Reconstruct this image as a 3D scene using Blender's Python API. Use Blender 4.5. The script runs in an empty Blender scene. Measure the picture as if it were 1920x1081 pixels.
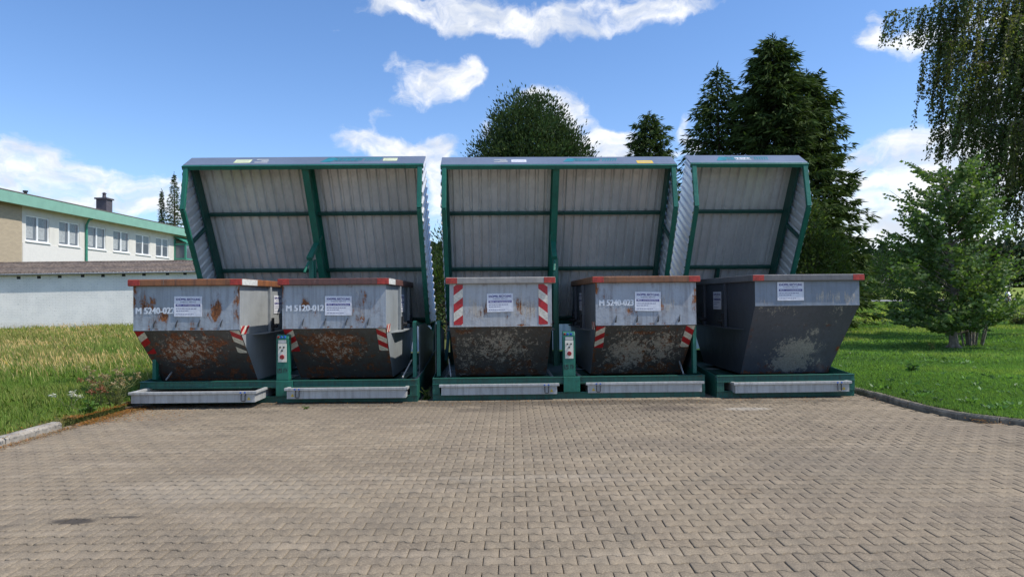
import bpy, math, random
import numpy as np
from mathutils import Vector, Matrix

R = math.radians
random.seed(7)
rng = np.random.default_rng(7)
scene = bpy.context.scene
COL = scene.collection

# ------------------------------------------------------------------ camera
F = 1280.0                      # focal length in photo pixels (1920 wide)
HC = 1.65
cam_d = bpy.data.cameras.new("camera"); cam = bpy.data.objects.new("camera", cam_d); COL.objects.link(cam)
cam_d.sensor_width = 36.0; cam_d.lens = F / 1920 * 36
cam_d.clip_start = 0.05; cam_d.clip_end = 3000
cam.matrix_world = Matrix.Translation((0, 0, HC)) @ Matrix.Rotation(R(90.85), 4, 'X') @ Matrix.Rotation(R(-0.5), 4, 'Z')
scene.camera = cam

# ------------------------------------------------------------------ light, sky, exposure
SUN = Vector((2.5, -0.50, 3.5)).normalized()
SUN_STRENGTH, SKY_STRENGTH, CLOUD_STRENGTH, EXPOSURE = 3.0, 0.15, 0.74, 0.65
sd = bpy.data.lights.new("sun", 'SUN'); sd.energy = SUN_STRENGTH; sd.angle = R(0.5); sd.color = (1.0, 0.95, 0.87)
so = bpy.data.objects.new("sun", sd); COL.objects.link(so)
so.rotation_euler = SUN.to_track_quat('Z', 'Y').to_euler(); so.location = (20, 5, 40)
vs = scene.view_settings
vs.view_transform = 'Standard'; vs.look = 'None'; vs.exposure = EXPOSURE; vs.gamma = 1; vs.use_curve_mapping = False

def px_dir(x, y):
    """photo pixel -> (azimuth, elevation) of the sky there"""
    d = cam.matrix_world.to_3x3() @ Vector(((x - 960) / F, -(y - 540.5) / F, -1)).normalized()
    return math.atan2(d.x, d.y), math.asin(d.z)

class NT:
    """tiny node-tree writer"""
    def __init__(s, tree): s.t = tree; s.n = tree.nodes; s.l = tree.links
    def put(s, sock, v):
        if v is None: return
        if isinstance(v, bpy.types.NodeSocket): s.l.new(v, sock)
        elif isinstance(v, (tuple, list)):
            sock.default_value = tuple(v) + ((1,) if len(v) == 3 and sock.type == 'RGBA' else ())
        else: sock.default_value = v
    def math(s, op, a, b=None, c=None, clamp=False):
        n = s.n.new('ShaderNodeMath'); n.operation = op; n.use_clamp = clamp
        s.put(n.inputs[0], a); s.put(n.inputs[1], b)
        if c is not None: s.put(n.inputs[2], c)
        return n.outputs[0]
    def vmath(s, op, a, b=None):
        n = s.n.new('ShaderNodeVectorMath'); n.operation = op
        s.put(n.inputs[0], a); s.put(n.inputs[1], b)
        return n.outputs['Value'] if op in ('LENGTH', 'DOT_PRODUCT') else n.outputs[0]
    def mix(s, f, a, b, mode='MIX'):
        n = s.n.new('ShaderNodeMix'); n.data_type = 'RGBA'; n.blend_type = mode
        s.put(n.inputs[0], f); s.put(n.inputs[6], a); s.put(n.inputs[7], b); return n.outputs[2]
    def step(s, v, lo, hi, a=0.0, b=1.0):
        n = s.n.new('ShaderNodeMapRange'); n.interpolation_type = 'SMOOTHSTEP'
        s.put(n.inputs[0], v); s.put(n.inputs[1], lo); s.put(n.inputs[2], hi); s.put(n.inputs[3], a); s.put(n.inputs[4], b)
        return n.outputs[0]
    def noise(s, vec, scale, detail=4, rough=0.55, dist=0.0):
        n = s.n.new('ShaderNodeTexNoise'); s.put(n.inputs['Vector'], vec)
        n.inputs['Scale'].default_value = scale; n.inputs['Detail'].default_value = detail
        n.inputs['Roughness'].default_value = rough; n.inputs['Distortion'].default_value = dist
        return n.outputs['Fac']
    def coord(s, kind='Object'): return s.n.new('ShaderNodeTexCoord').outputs[kind]
    def map(s, vec, scale=(1, 1, 1), loc=(0, 0, 0)):
        n = s.n.new('ShaderNodeMapping'); s.put(n.inputs[0], vec)
        n.inputs['Location'].default_value = loc; n.inputs['Scale'].default_value = scale; return n.outputs[0]
    def sep(s, vec):
        n = s.n.new('ShaderNodeSeparateXYZ'); s.put(n.inputs[0], vec); return n.outputs
    def comb(s, x, y, z):
        n = s.n.new('ShaderNodeCombineXYZ'); s.put(n.inputs[0], x); s.put(n.inputs[1], y); s.put(n.inputs[2], z); return n.outputs[0]
    def attr(s, name):
        n = s.n.new('ShaderNodeAttribute'); n.attribute_name = name; return n.outputs['Color']
    def bump(s, h, strength=0.3, dist=0.02):
        n = s.n.new('ShaderNodeBump'); s.put(n.inputs['Height'], h)
        n.inputs['Strength'].default_value = strength; n.inputs['Distance'].default_value = dist; return n.outputs[0]

world = bpy.data.worlds.new("World"); scene.world = world; world.use_nodes = True
wt = NT(world.node_tree); wt.n.clear()
sky = wt.n.new('ShaderNodeTexSky'); sky.sky_type = 'NISHITA'; sky.sun_disc = False
sky.sun_elevation = math.asin(SUN.z); sky.sun_rotation = math.atan2(SUN.x, SUN.y)
sky.air_density = 1.0; sky.dust_density = 0.6; sky.ozone_density = 2.2; sky.altitude = 100
wd = wt.coord('Generated')
sx, sy, sz = wt.sep(wd)
az = wt.math('ARCTAN2', sx, sy); el = wt.math('ARCSINE', wt.math('MINIMUM', wt.math('MAXIMUM', sz, -0.999), 0.999))
ae0 = wt.comb(az, el, 0.0)
wn = wt.n.new('ShaderNodeTexNoise'); wn.inputs['Scale'].default_value = 14; wn.inputs['Detail'].default_value = 5; wt.l.new(ae0, wn.inputs['Vector'])
ae = wt.vmath('ADD', ae0, wt.vmath('MULTIPLY', wt.vmath('SUBTRACT', wn.outputs['Color'], (.5, .5, .5)), (.10, .06, 0)))
# the clouds of the photograph: centre, radii (photo pixels), weight
CLOUDS = [
 (725,8,58,24,1),(800,20,60,26,1),(865,28,70,36,1.1),(925,42,62,30,1.05),(990,58,66,20,.85),(1055,52,50,22,.85),(1110,30,70,36,1.1),(1190,22,75,38,1.05),(1270,12,60,24,.9),(1345,0,60,16,.7),
 (740,119,44,20,.85),(772,178,46,30,.9),(835,150,54,34,1.1),(880,136,36,26,1.05),
 (680,270,58,28,1.15),(740,282,60,22,.95),(815,276,52,22,1.0),(1035,208,48,46,1.3),(1075,225,36,50,1.3),(1000,185,22,18,1.0),(915,240,26,30,.8),
 (1140,254,32,9,.8),(1160,278,70,26,1.15),(1298,255,24,34,1.15),(1230,290,60,16,1.0),(640,75,14,12,.5),(690,215,40,14,.5),
 (48,302,56,34,1.25),(20,322,58,36,1.1),(95,335,54,26,.9),(30,362,80,34,1.2),(120,366,80,30,1.15),(180,320,36,13,.6),(250,372,80,30,1.25),(320,378,70,32,1.25),(395,400,70,44,1.1),
 (1640,40,14,40,.62),(1640,80,34,18,.72),(1715,75,30,34,.62),(1790,30,50,60,.8),(1655,330,60,46,1.1),(1740,300,80,44,1.25),(1830,280,80,50,1.3),(1900,320,80,70,1.3),(1650,420,80,80,1.2),(1780,400,140,90,1.3),
 (1960,120,80,110,.9),(820,385,34,80,1.0),(820,300,20,50,.9),
]
field = None
for (cx, cy, rx, ry, w) in CLOUDS:
    if cx < 450: w *= .82
    if cy < 65 and cx < 1400: w *= .86; ry *= .85
    a0, e0 = px_dir(cx, cy)
    v = wt.vmath('MULTIPLY', wt.vmath('SUBTRACT', ae, (a0, e0, 0)), (F / rx * .93 * math.cos(e0), F / ry * .93, 0))
    r2 = wt.vmath('DOT_PRODUCT', v, v)
    g = wt.math('MULTIPLY', wt.math('POWER', 2.718, wt.math('MULTIPLY', r2, -1.0)), w)
    field = g if field is None else wt.math('ADD', field, g)
field = wt.math('MINIMUM', field, 1.12)
aes = wt.map(ae, (1.0, 1.5, 1.0))
n1 = wt.noise(aes, 11, 8, 0.62, 0.35); n2 = wt.noise(aes, 42, 5, 0.6)
nn = wt.math('ADD', wt.math('MULTIPLY', wt.math('SUBTRACT', n1, 0.5), 1.9), wt.math('MULTIPLY', wt.math('SUBTRACT', n2, 0.5), 0.95))
dens0 = wt.math('ADD', field, nn)
dens = wt.math('POWER', wt.step(dens0, 0.50, 1.45), 0.8)
# a few clouds elsewhere in the sky, so that other directions are not bare
n3 = wt.noise(wt.map(wd, (1, 1, 2.2)), 3.2, 7, 0.6)
behind = wt.math('MULTIPLY', wt.step(n3, 0.52, 0.66), wt.step(wt.math('ABSOLUTE', az), 0.75, 1.1))
dens = wt.math('MAXIMUM', dens, behind)
# cloud body: whiter where thick and on the top, greyer in the folds
n4 = wt.noise(wt.map(ae, (1, 1.7, 1), (0.02, -0.035, 0)), 13, 6, 0.6, 0.3)
body = wt.mix(wt.step(n4, 0.34, 0.62), (0.66, 0.71, 0.80), (1.0, 1.0, 1.0))
tint = wt.mix(wt.step(sz, 0.0, 0.5), (0.66, 0.74, 0.88), (0.50, 0.65, 0.82))
skyc = wt.mix(1.0, sky.outputs[0], tint, 'MULTIPLY')
bg1 = wt.n.new('ShaderNodeBackground'); wt.put(bg1.inputs[0], skyc); bg1.inputs[1].default_value = SKY_STRENGTH
bg2 = wt.n.new('ShaderNodeBackground'); wt.put(bg2.inputs[0], body); bg2.inputs[1].default_value = CLOUD_STRENGTH
mx = wt.n.new('ShaderNodeMixShader'); wt.put(mx.inputs[0], wt.math('MULTIPLY', dens, 0.97)); wt.l.new(bg1.outputs[0], mx.inputs[1]); wt.l.new(bg2.outputs[0], mx.inputs[2])
wo = wt.n.new('ShaderNodeOutputWorld'); wt.l.new(mx.outputs[0], wo.inputs[0])

# ------------------------------------------------------------------ helpers: objects
def tag(o, label=None, cat=None, group=None, kind=None):
    if label: o['label'] = label
    if cat: o['category'] = cat
    if group: o['group'] = group
    if kind: o['kind'] = kind
    return o
def empty(name, loc=(0, 0, 0), rz=0.0):
    o = bpy.data.objects.new(name, None); COL.objects.link(o); o.location = loc; o.rotation_euler.z = rz
    o.empty_display_size = 0.2; return o

class MB:
    """collects shapes into one mesh object"""
    def __init__(s): s.v = []; s.f = []; s.m = []
    def face(s, pts, m=0):
        b = len(s.v); s.v += [tuple(p) for p in pts]; s.f.append(tuple(range(b, b + len(pts)))); s.m.append(m)
    def box(s, x0, x1, y0, y1, z0, z1, m=0):
        b = len(s.v)
        s.v += [(x0,y0,z0),(x1,y0,z0),(x1,y1,z0),(x0,y1,z0),(x0,y0,z1),(x1,y0,z1),(x1,y1,z1),(x0,y1,z1)]
        for q in ((0,3,2,1),(4,5,6,7),(0,1,5,4),(1,2,6,5),(2,3,7,6),(3,0,4,7)):
            s.f.append(tuple(b + i for i in q)); s.m.append(m)
        return s
    def obox(s, o, ax, ay, az, m=0):
        """box from corner o with three edge vectors"""
        o = Vector(o); ax = Vector(ax); ay = Vector(ay); az = Vector(az); b = len(s.v)
        if ax.cross(ay).dot(az) < 0: ax, ay = ay, ax
        s.v += [tuple(p) for p in (o, o+ax, o+ax+ay, o+ay, o+az, o+ax+az, o+ax+ay+az, o+ay+az)]
        for q in ((0,3,2,1),(4,5,6,7),(0,1,5,4),(1,2,6,5),(2,3,7,6),(3,0,4,7)):
            s.f.append(tuple(b + i for i in q)); s.m.append(m)
        return s
    def bar(s, p, q, w, d, up=(1, 0, 0), m=0):
        """straight bar from p to q, w wide along `up`, d deep"""
        p = Vector(p); q = Vector(q); t = (q - p).normalized(); u = Vector(up); u = (u - t * u.dot(t)).normalized(); n = t.cross(u)
        return s.obox(p - u * w / 2 - n * d / 2, u * w, n * d, q - p, m)
    def prism(s, poly, vec, m=0):
        """polygon (3-D points) pushed along vec"""
        vec = Vector(vec); P = [Vector(p) for p in poly]; n = len(P); b = len(s.v)
        nrm = sum(((P[i]).cross(P[(i + 1) % n]) for i in range(n)), Vector())
        if nrm.dot(vec) < 0: P.reverse()
        s.v += [tuple(p) for p in P] + [tuple(p + vec) for p in P]
        s.f.append(tuple(b + i for i in reversed(range(n)))); s.m.append(m)
        s.f.append(tuple(b + n + i for i in range(n))); s.m.append(m)
        for i in range(n):
            j = (i + 1) % n; s.f.append((b + i, b + j, b + n + j, b + n + i)); s.m.append(m)
        return s
    def tube(s, pts, rad, seg=8, m=0, cap=True):
        P = [Vector(p) for p in pts]; rr = rad if isinstance(rad, (list, tuple)) else [rad] * len(P); b = len(s.v); u = None
        for i, p in enumerate(P):
            t = (P[min(i + 1, len(P) - 1)] - P[max(i - 1, 0)]).normalized()
            if u is None: u = t.orthogonal().normalized()
            else: u = (u - t * u.dot(t)).normalized()
            w = t.cross(u)
            for k in range(seg):
                a = 2 * math.pi * k / seg; s.v.append(tuple(p + (u * math.cos(a) + w * math.sin(a)) * rr[i]))
        for i in range(len(P) - 1):
            for k in range(seg):
                k2 = (k + 1) % seg
                s.f.append((b + i*seg + k, b + i*seg + k2, b + (i+1)*seg + k2, b + (i+1)*seg + k)); s.m.append(m)
        if cap:
            s.f.append(tuple(b + k for k in reversed(range(seg)))); s.m.append(m)
            e = b + (len(P) - 1) * seg; s.f.append(tuple(e + k for k in range(seg))); s.m.append(m)
        return s
    def build(s, name, mats, parent=None, bevel=0.0, smooth=False, loc=None, rot=None):
        me = bpy.data.meshes.new(name); me.from_pydata(s.v, [], s.f)
        for mt in (mats if isinstance(mats, (list, tuple)) else [mats]): me.materials.append(mt)
        me.polygons.foreach_set('material_index', s.m)
        if smooth: me.polygons.foreach_set('use_smooth', [True] * len(s.f))
        me.update()
        o = bpy.data.objects.new(name, me); COL.objects.link(o)
        if parent: o.parent = parent
        if loc: o.location = loc
        if rot: o.rotation_euler = rot
        if bevel:
            bv = o.modifiers.new('bevel', 'BEVEL'); bv.width = bevel; bv.segments = 2; bv.limit_method = 'ANGLE'; bv.angle_limit = R(30)
        return o

def array_mesh(name, V, mat, parent=None, col=None, smooth=False):
    """V: (N,k,3) loose polygons; col: (N,3) true colour of each"""
    N, k, _ = V.shape
    me = bpy.data.meshes.new(name); me.vertices.add(N * k); me.vertices.foreach_set('co', V.reshape(-1).astype(np.float32))
    me.loops.add(N * k); me.loops.foreach_set('vertex_index', np.arange(N * k, dtype=np.int32))
    me.polygons.add(N); me.polygons.foreach_set('loop_start', np.arange(0, N * k, k, dtype=np.int32))
    me.polygons.foreach_set('loop_total', np.full(N, k, dtype=np.int32))
    if col is not None:
        a = me.attributes.new('tint', 'FLOAT_COLOR', 'POINT')
        c = np.ones((N, k, 4), np.float32); c[:, :, :3] = col[:, None, :]
        a.data.foreach_set('color', c.reshape(-1))
    me.materials.append(mat); me.update(calc_edges=True); me.validate()
    o = bpy.data.objects.new(name, me); COL.objects.link(o)
    if parent: o.parent = parent
    return o

def unit(a): return a / np.maximum(np.linalg.norm(a, axis=-1, keepdims=True), 1e-9)
def leaves(P, A, length, width, roll=None, fold=0.0):
    """diamond leaves at P pointing along A -> (N,4,3)"""
    N = len(P); A = unit(A); r = rng.normal(size=(N, 3)) if roll is None else roll
    B = unit(np.cross(A, r)); L = np.broadcast_to(np.asarray(length), (N,))[:, None]; W = np.broadcast_to(np.asarray(width), (N,))[:, None]
    C = np.cross(A, B)
    mid = P + A * L * 0.45
    return np.stack([P, mid + B * W * .5 + C * fold * W, P + A * L, mid - B * W * .5 + C * fold * W], axis=1)

# ------------------------------------------------------------------ helpers: materials
def new_mat(name):
    m = bpy.data.materials.new(name); m.use_nodes = True
    t = NT(m.node_tree); b = t.n['Principled BSDF']; return m, t, b
def simple(name, col, rough=0.6, metal=0.0, var=0.12, scale=6, bump=0.0, spec=None):
    m, t, b = new_mat(name); o = t.coord()
    n = t.noise(o, scale, 5, 0.6)
    c = t.mix(t.step(n, 0.25, 0.75), tuple(x * (1 - var) for x in col), tuple(min(1, x * (1 + var)) for x in col))
    t.put(b.inputs['Base Color'], c); b.inputs['Metallic'].default_value = metal
    t.put(b.inputs['Roughness'], t.math('ADD', rough - .08, t.math('MULTIPLY', n, 0.16)))
    if spec is not None: b.inputs['Specular IOR Level'].default_value = spec
    if bump: t.put(b.inputs['Normal'], t.bump(t.noise(o, scale * 5, 4), bump, 0.01))
    return m
def leafy(name, trans=0.35, rough=0.5, gain=1.0, spec=.35):
    m, t, b = new_mat(name); c = t.attr('tint')
    if gain != 1: c = t.mix(1.0, c, (gain,) * 3, 'MULTIPLY')
    t.put(b.inputs['Base Color'], c); b.inputs['Roughness'].default_value = rough; b.inputs['Specular IOR Level'].default_value = spec
    tr = t.n.new('ShaderNodeBsdfTranslucent'); t.put(tr.inputs[0], t.mix(1.0, c, (1.3, 1.45, 0.6), 'MULTIPLY'))
    ms = t.n.new('ShaderNodeMixShader'); ms.inputs[0].default_value = trans
    t.l.new(b.outputs[0], ms.inputs[1]); t.l.new(tr.outputs[0], ms.inputs[2]); t.l.new(ms.outputs[0], t.n['Material Output'].inputs[0])
    return m

def steel(name, base, dark, rust=0.3, scratch=0.2, grime=0.4, patches=(), seed=0, rough=0.5, rustcol=((0.09, 0.032, 0.014), (0.35, 0.125, 0.036)), scrcol=(0.52, 0.46, 0.38), metal=0.0, edge=0.0):
    """old painted sheet steel: paint, vertical dirt runs, rust blooms, bare scrapes.  patches: (x,y,z,rx,ry,rz,rust,scrape) in object space"""
    m, t, b = new_mat(name); o0 = t.coord(); o = t.map(o0, (1, 1, 1), (seed * 3.7, seed * 1.9, seed * 5.3))
    lo = t.noise(o, 1.8, 4, 0.6); mid = t.noise(o, 7, 6, 0.65); fine = t.noise(o, 38, 5, 0.7)
    run = t.noise(t.map(o, (9, 9, 0.55)), 2.2, 5, 0.6)             # long dirt runs
    col = t.mix(t.step(lo, 0.3, 0.7), base, tuple(x * .86 for x in base))
    col = t.mix(t.math('MULTIPLY', t.step(run, 0.42, 0.72), grime), col, dark)
    col = t.mix(t.math('MULTIPLY', t.step(mid, 0.55, 0.8), grime * .7), col, tuple(x * .6 for x in dark))
    rf = None; sf = None
    for (cx, cy, cz, rx, ry, rz, ra, sa) in patches:
        v = t.vmath('MULTIPLY', t.vmath('SUBTRACT', o0, (cx, cy, cz)), (1 / rx / 1.3, 1 / ry / 1.3, 1 / rz / 1.3))
        g = t.math('POWER', 2.718, t.math('MULTIPLY', t.vmath('DOT_PRODUCT', v, v), -1.0))
        if ra: h = t.math('MULTIPLY', g, ra); rf = h if rf is None else t.math('MAXIMUM', rf, h)
        if sa: h = t.math('MULTIPLY', g, sa); sf = h if sf is None else t.math('MAXIMUM', sf, h)
    scr = t.noise(t.map(o, (5.0, 5.0, 1.5)), 1.7, 7, 0.66, 0.7)      # drips and scrape marks, upright
    scr2 = t.noise(t.map(o, (22, 22, 1.9)), 2.0, 5, 0.66, 0.5)
    # rust
    r_in = t.math('ADD', t.math('ADD', t.math('MULTIPLY', scr, 0.60), t.math('MULTIPLY', mid, 0.27)), t.math('MULTIPLY', fine, 0.13))
    r_th = t.math('ADD', r_in, t.math('MULTIPLY', rf, 0.24) if rf is not None else 0.0)
    rmask = t.step(r_th, 0.66 - 0.2 * rust, 0.71 - 0.2 * rust)
    rc = t.mix(t.step(fine, 0.32, 0.68), rustcol[0], rustcol[1]); rc = t.mix(t.math('MULTIPLY', t.step(t.noise(t.map(o, (7, 7, 2.6), (2, 7, 4)), 2.4, 5, .65), .45, .65), .65), rc, tuple(x * .55 for x in rustcol[0]))
    halo = t.step(r_th, 0.58 - 0.2 * rust, 0.68 - 0.2 * rust)
    col = t.mix(t.math('MULTIPLY', halo, 0.35), col, rustcol[0])
    col = t.mix(rmask, col, rc)
    # pale scrapes
    s_in = t.math('ADD', t.math('MULTIPLY', t.noise(t.map(o, (7.0, 7.0, 1.25), (5, 3, 1)), 1.9, 7, 0.72, 0.45), 0.62), t.math('MULTIPLY', scr2, 0.38))
    s_th = t.math('ADD', s_in, t.math('MULTIPLY', sf, 0.20) if sf is not None else 0.0)
    smask = t.step(s_th, 0.63 - 0.12 * scratch, 0.69 - 0.12 * scratch)
    col = t.mix(t.math('MULTIPLY', smask, 0.8), col, t.mix(t.step(fine, .35, .65), scrcol, tuple(x * .62 for x in scrcol)))
    t.put(b.inputs['Base Color'], col)
    t.put(b.inputs['Roughness'], t.mix(rmask, (rough,) * 3, (0.85,) * 3)); b.inputs['Metallic'].default_value = metal
    h = t.math('ADD', t.math('MULTIPLY', rmask, -0.4), t.math('ADD', t.math('MULTIPLY', lo, 4.0), t.math('MULTIPLY', fine, 0.35)))
    t.put(b.inputs['Normal'], t.bump(h, 0.5, 0.011))
    return m

M = {}
M['green'] = steel('green_paint', (0.012, 0.148, 0.098), (0.012, 0.075, 0.055), rust=-.04, scratch=-.05, grime=.55, seed=1, rough=.42)
M['dkgreen'] = steel('green_paint_shaded', (0.010, 0.075, 0.056), (0.012, 0.05, 0.04), rust=-.05, scratch=-.2, grime=.6, seed=2, rough=.5)  # same green darkened for shade in hoods and below skips, plus grime
M['basegreen'] = steel('base_green_shaded', (0.011, 0.105, 0.074), (0.022, 0.045, 0.034), rust=.06, scratch=.0, grime=.75, seed=6, rough=.5)  # frame green darkened for the shade below the rims, with real grime and rust
M['galv'] = steel('galvanised_sheet', (0.79, 0.79, 0.775), (0.59, 0.595, 0.59), rust=-.5, scratch=-.3, grime=.45, seed=3, rough=.33, metal=.45)
M['galv_tray'] = steel('galvanised_tray', (0.47, 0.47, 0.45), (0.26, 0.25, 0.23), rust=-.08, scratch=0, grime=.7, seed=4, rough=.5, metal=.15)
M['strip'] = steel('galvanised_lip', (0.20, 0.235, 0.30), (0.16, 0.18, 0.22), rust=-.5, scratch=-.35, grime=.3, seed=5, rough=.4, metal=.3)
M['black'] = simple('black_plastic', (0.012, 0.012, 0.014), 0.45)
M['white'] = steel('white_plate', (0.74, 0.75, 0.80), (0.44, 0.43, 0.42), rust=-.5, scratch=-.4, grime=.30, seed=9, rough=.5)
M['cream'] = simple('cream_plate', (0.70, 0.66, 0.55), 0.5, var=.06)
M['navy'] = simple('navy_print', (0.035, 0.03, 0.20), 0.55, var=.05)
M['greyink'] = simple('grey_print', (0.27, 0.27, 0.36), 0.6, var=.1)
M['red'] = simple('red_reflective', (0.42, 0.018, 0.022), 0.45, var=.25, scale=30)
M['redpaint'] = simple('red_paint_worn', (0.36, 0.038, 0.026), 0.55, var=.45, scale=24)
M['palereflect'] = simple('white_reflective', (0.62, 0.57, 0.47), 0.5, var=.25, scale=22)
M['palepaint'] = simple('white_paint_worn', (0.60, 0.60, 0.56), 0.55, var=.2, scale=22)
M['blue'] = simple('blue_plastic', (0.02, 0.10, 0.45), 0.35)
M['yellow'] = simple('yellow_label', (0.62, 0.42, 0.05), 0.5)
M['teal'] = simple('teal_print', (0.02, 0.19, 0.24), 0.5, var=.2)
M['paleyellow'] = simple('pale_yellow_label', (0.62, 0.66, 0.40), 0.5)
M['rubber'] = simple('dark_rubber', (0.02, 0.02, 0.022), 0.7)

def text_mesh(body, size, mat, name, parent, loc, rot=(R(90), 0, 0), bold=0.0, width=None, align='CENTER', copies=0):
    cu = bpy.data.curves.new(name, 'FONT'); cu.body = body; cu.size = size; cu.align_x = align; cu.align_y = 'CENTER'; cu.offset = bold; cu.resolution_u = 3
    to = bpy.data.objects.new(name, cu); COL.objects.link(to)
    dg = bpy.context.evaluated_depsgraph_get(); dg.update()
    me = bpy.data.meshes.new_from_object(to.evaluated_get(dg))
    bpy.data.objects.remove(to); bpy.data.curves.remove(cu)
    if copies:
        bv = [v.co.copy() for v in me.vertices]; bf_ = [tuple(p.vertices) for p in me.polygons]; V2 = []; F2 = []
        for k in range(copies):
            off = (k - (copies - 1) / 2) * size * .026
            F2 += [tuple(i + len(V2) for i in f) for f in bf_]; V2 += [(c.x + off, c.y + (k % 2) * size * .02, c.z + k * .0004) for c in bv]
        me = bpy.data.meshes.new(name); me.from_pydata(V2, [], F2); me.update()
    o = bpy.data.objects.new(name, me); COL.objects.link(o); me.materials.clear(); me.materials.append(mat)
    if width and len(me.vertices):
        xs = [v.co.x for v in me.vertices]; k = width / (max(xs) - min(xs))
        for v in me.vertices: v.co.x *= k
    o.parent = parent; o.location = loc; o.rotation_euler = rot
    return o

# ------------------------------------------------------------------ the ground
def rise(x, y):
    y = np.asarray(y, float); return np.where(y > 30, np.minimum((y - 30) * 0.03, 2.9), 0.0)
def wob(x, y): return 0.5 * (np.sin(x * 1.7 + y * .6) * np.sin(y * 1.3 - x * .4) + np.sin(x * .53 + 2) * np.sin(y * .47 + x * .2))
def kerb_right(y):
    ys = [7.5, 7.62, 7.75, 8.0, 8.3, 8.6, 9.1, 9.8, 16]; xs = [30, 11, 8.8, 7.45, 6.8, 6.42, 6.0, 5.87, 5.87]
    return np.interp(y, ys, xs)
def kerb_left(y): return np.where(np.asarray(y) > 10.75, -6.08, np.where(np.asarray(y) > 9.36, -5.87 - .02 * np.sin(np.asarray(y) * 7), -5.93 - 0.02 * np.sin(np.asarray(y))))
def lawn_z(x, y):
    return 0.075 + 0.03 * wob(x, y) + rise(x, y)

def lawn_mesh():
    V = []; Fc = []
    def patch(ys, xa, xb, nx, pw=1.0, skirt=True):
        base = len(V)
        for y in ys:
            a, b = float(xa(y)), float(xb(y))
            for i in range(nx + 1):
                tt = (i / nx) ** pw; x = a + (b - a) * tt; V.append((x, y, float(lawn_z(x, y)) if (i or not skirt) else -.05))
        n = nx + 1; flip = float(xb(ys[0])) < float(xa(ys[0]))
        for j in range(len(ys) - 1):
            for i in range(nx):
                q = (base + j*n + i, base + j*n + i + 1, base + (j+1)*n + i + 1, base + (j+1)*n + i)
                Fc.append(q[::-1] if flip else q)
    ysl = list(np.arange(-12, 15.3, .3)) + [15.3]
    patch(ysl, lambda y: kerb_left(y) - .1, lambda y: -60, 50, 2.2)
    ysr = list(np.arange(7.5, 10, .1)) + list(np.arange(10, 15.3, .3)) + [15.3]
    patch(ysr, lambda y: kerb_right(y) + .1, lambda y: 60, 50, 2.2)
    patch(list(np.arange(15.3, 32, .6)) + list(np.arange(32, 70, 2)) + list(np.arange(70, 220, 10)) + [260, 400, 700, 1400], lambda y: -60 - max(0, y - 30) * 1.2, lambda y: 60 + max(0, y - 30) * 1.2, 90, 1.0, False)
    me = bpy.data.meshes.new('lawn'); me.from_pydata(V, [], Fc); me.update()
    m, t, b = new_mat('lawn_soil'); o = t.coord(); X, Y, Z = t.sep(o)
    n = t.noise(o, .35, 6, .6); n2 = t.noise(o, 5, 5, .65); n3 = t.noise(o, 40, 4, .7)
    left = t.mix(t.step(n2, .3, .7), (0.075, 0.105, 0.022), (0.17, 0.16, 0.055))
    right = t.mix(t.step(n2, .3, .7), (0.045, 0.115, 0.018), (0.075, 0.155, 0.026))
    c = t.mix(t.step(X, -3, 3), left, right)
    c = t.mix(t.math('MULTIPLY', t.step(n3, .4, .7), .5), c, (0.035, 0.05, 0.012))
    far = t.mix(t.step(n, .35, .65), (0.19, 0.25, 0.05), (0.25, 0.29, 0.07))
    c = t.mix(t.step(Y, 62, 72), c, far)
    t.put(b.inputs['Base Color'], c); b.inputs['Roughness'].default_value = .9; b.inputs['Specular IOR Level'].default_value = .1
    t.put(b.inputs['Normal'], t.bump(t.math('ADD', n3, n2), .8, .05))
    me.materials.append(m); o = bpy.data.objects.new('lawn', me); COL.objects.link(o); o['kind'] = 'structure'
    return o
lawn_mesh()

# bed of sand and moss under the stones
bed = MB()
for (x0, x1, y0, y1) in ((-9, 6.6, -12, 15.5), (6.6, 30, -12, 8.6)):
    nx = max(2, int((x1 - x0) / 1.0)); ny = int((y1 - y0))
    bed.face([(x0, y0, -.022), (x1, y0, -.022), (x1, y1, -.022), (x0, y1, -.022)])
m, t, b = new_mat('joint_sand'); o = t.coord(); n = t.noise(o, 9, 6, .7); n1 = t.noise(o, .8, 4, .6)
c = t.mix(t.step(n, .35, .65), (0.065, 0.050, 0.030), (0.115, 0.090, 0.055)); c = t.mix(t.math('MULTIPLY', t.step(n1, .5, .66), .7), c, (0.045, 0.055, 0.018))
t.put(b.inputs['Base Color'], c); b.inputs['Roughness'].default_value = .95
o = bed.build('paving_bed', m); o['kind'] = 'structure'

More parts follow.
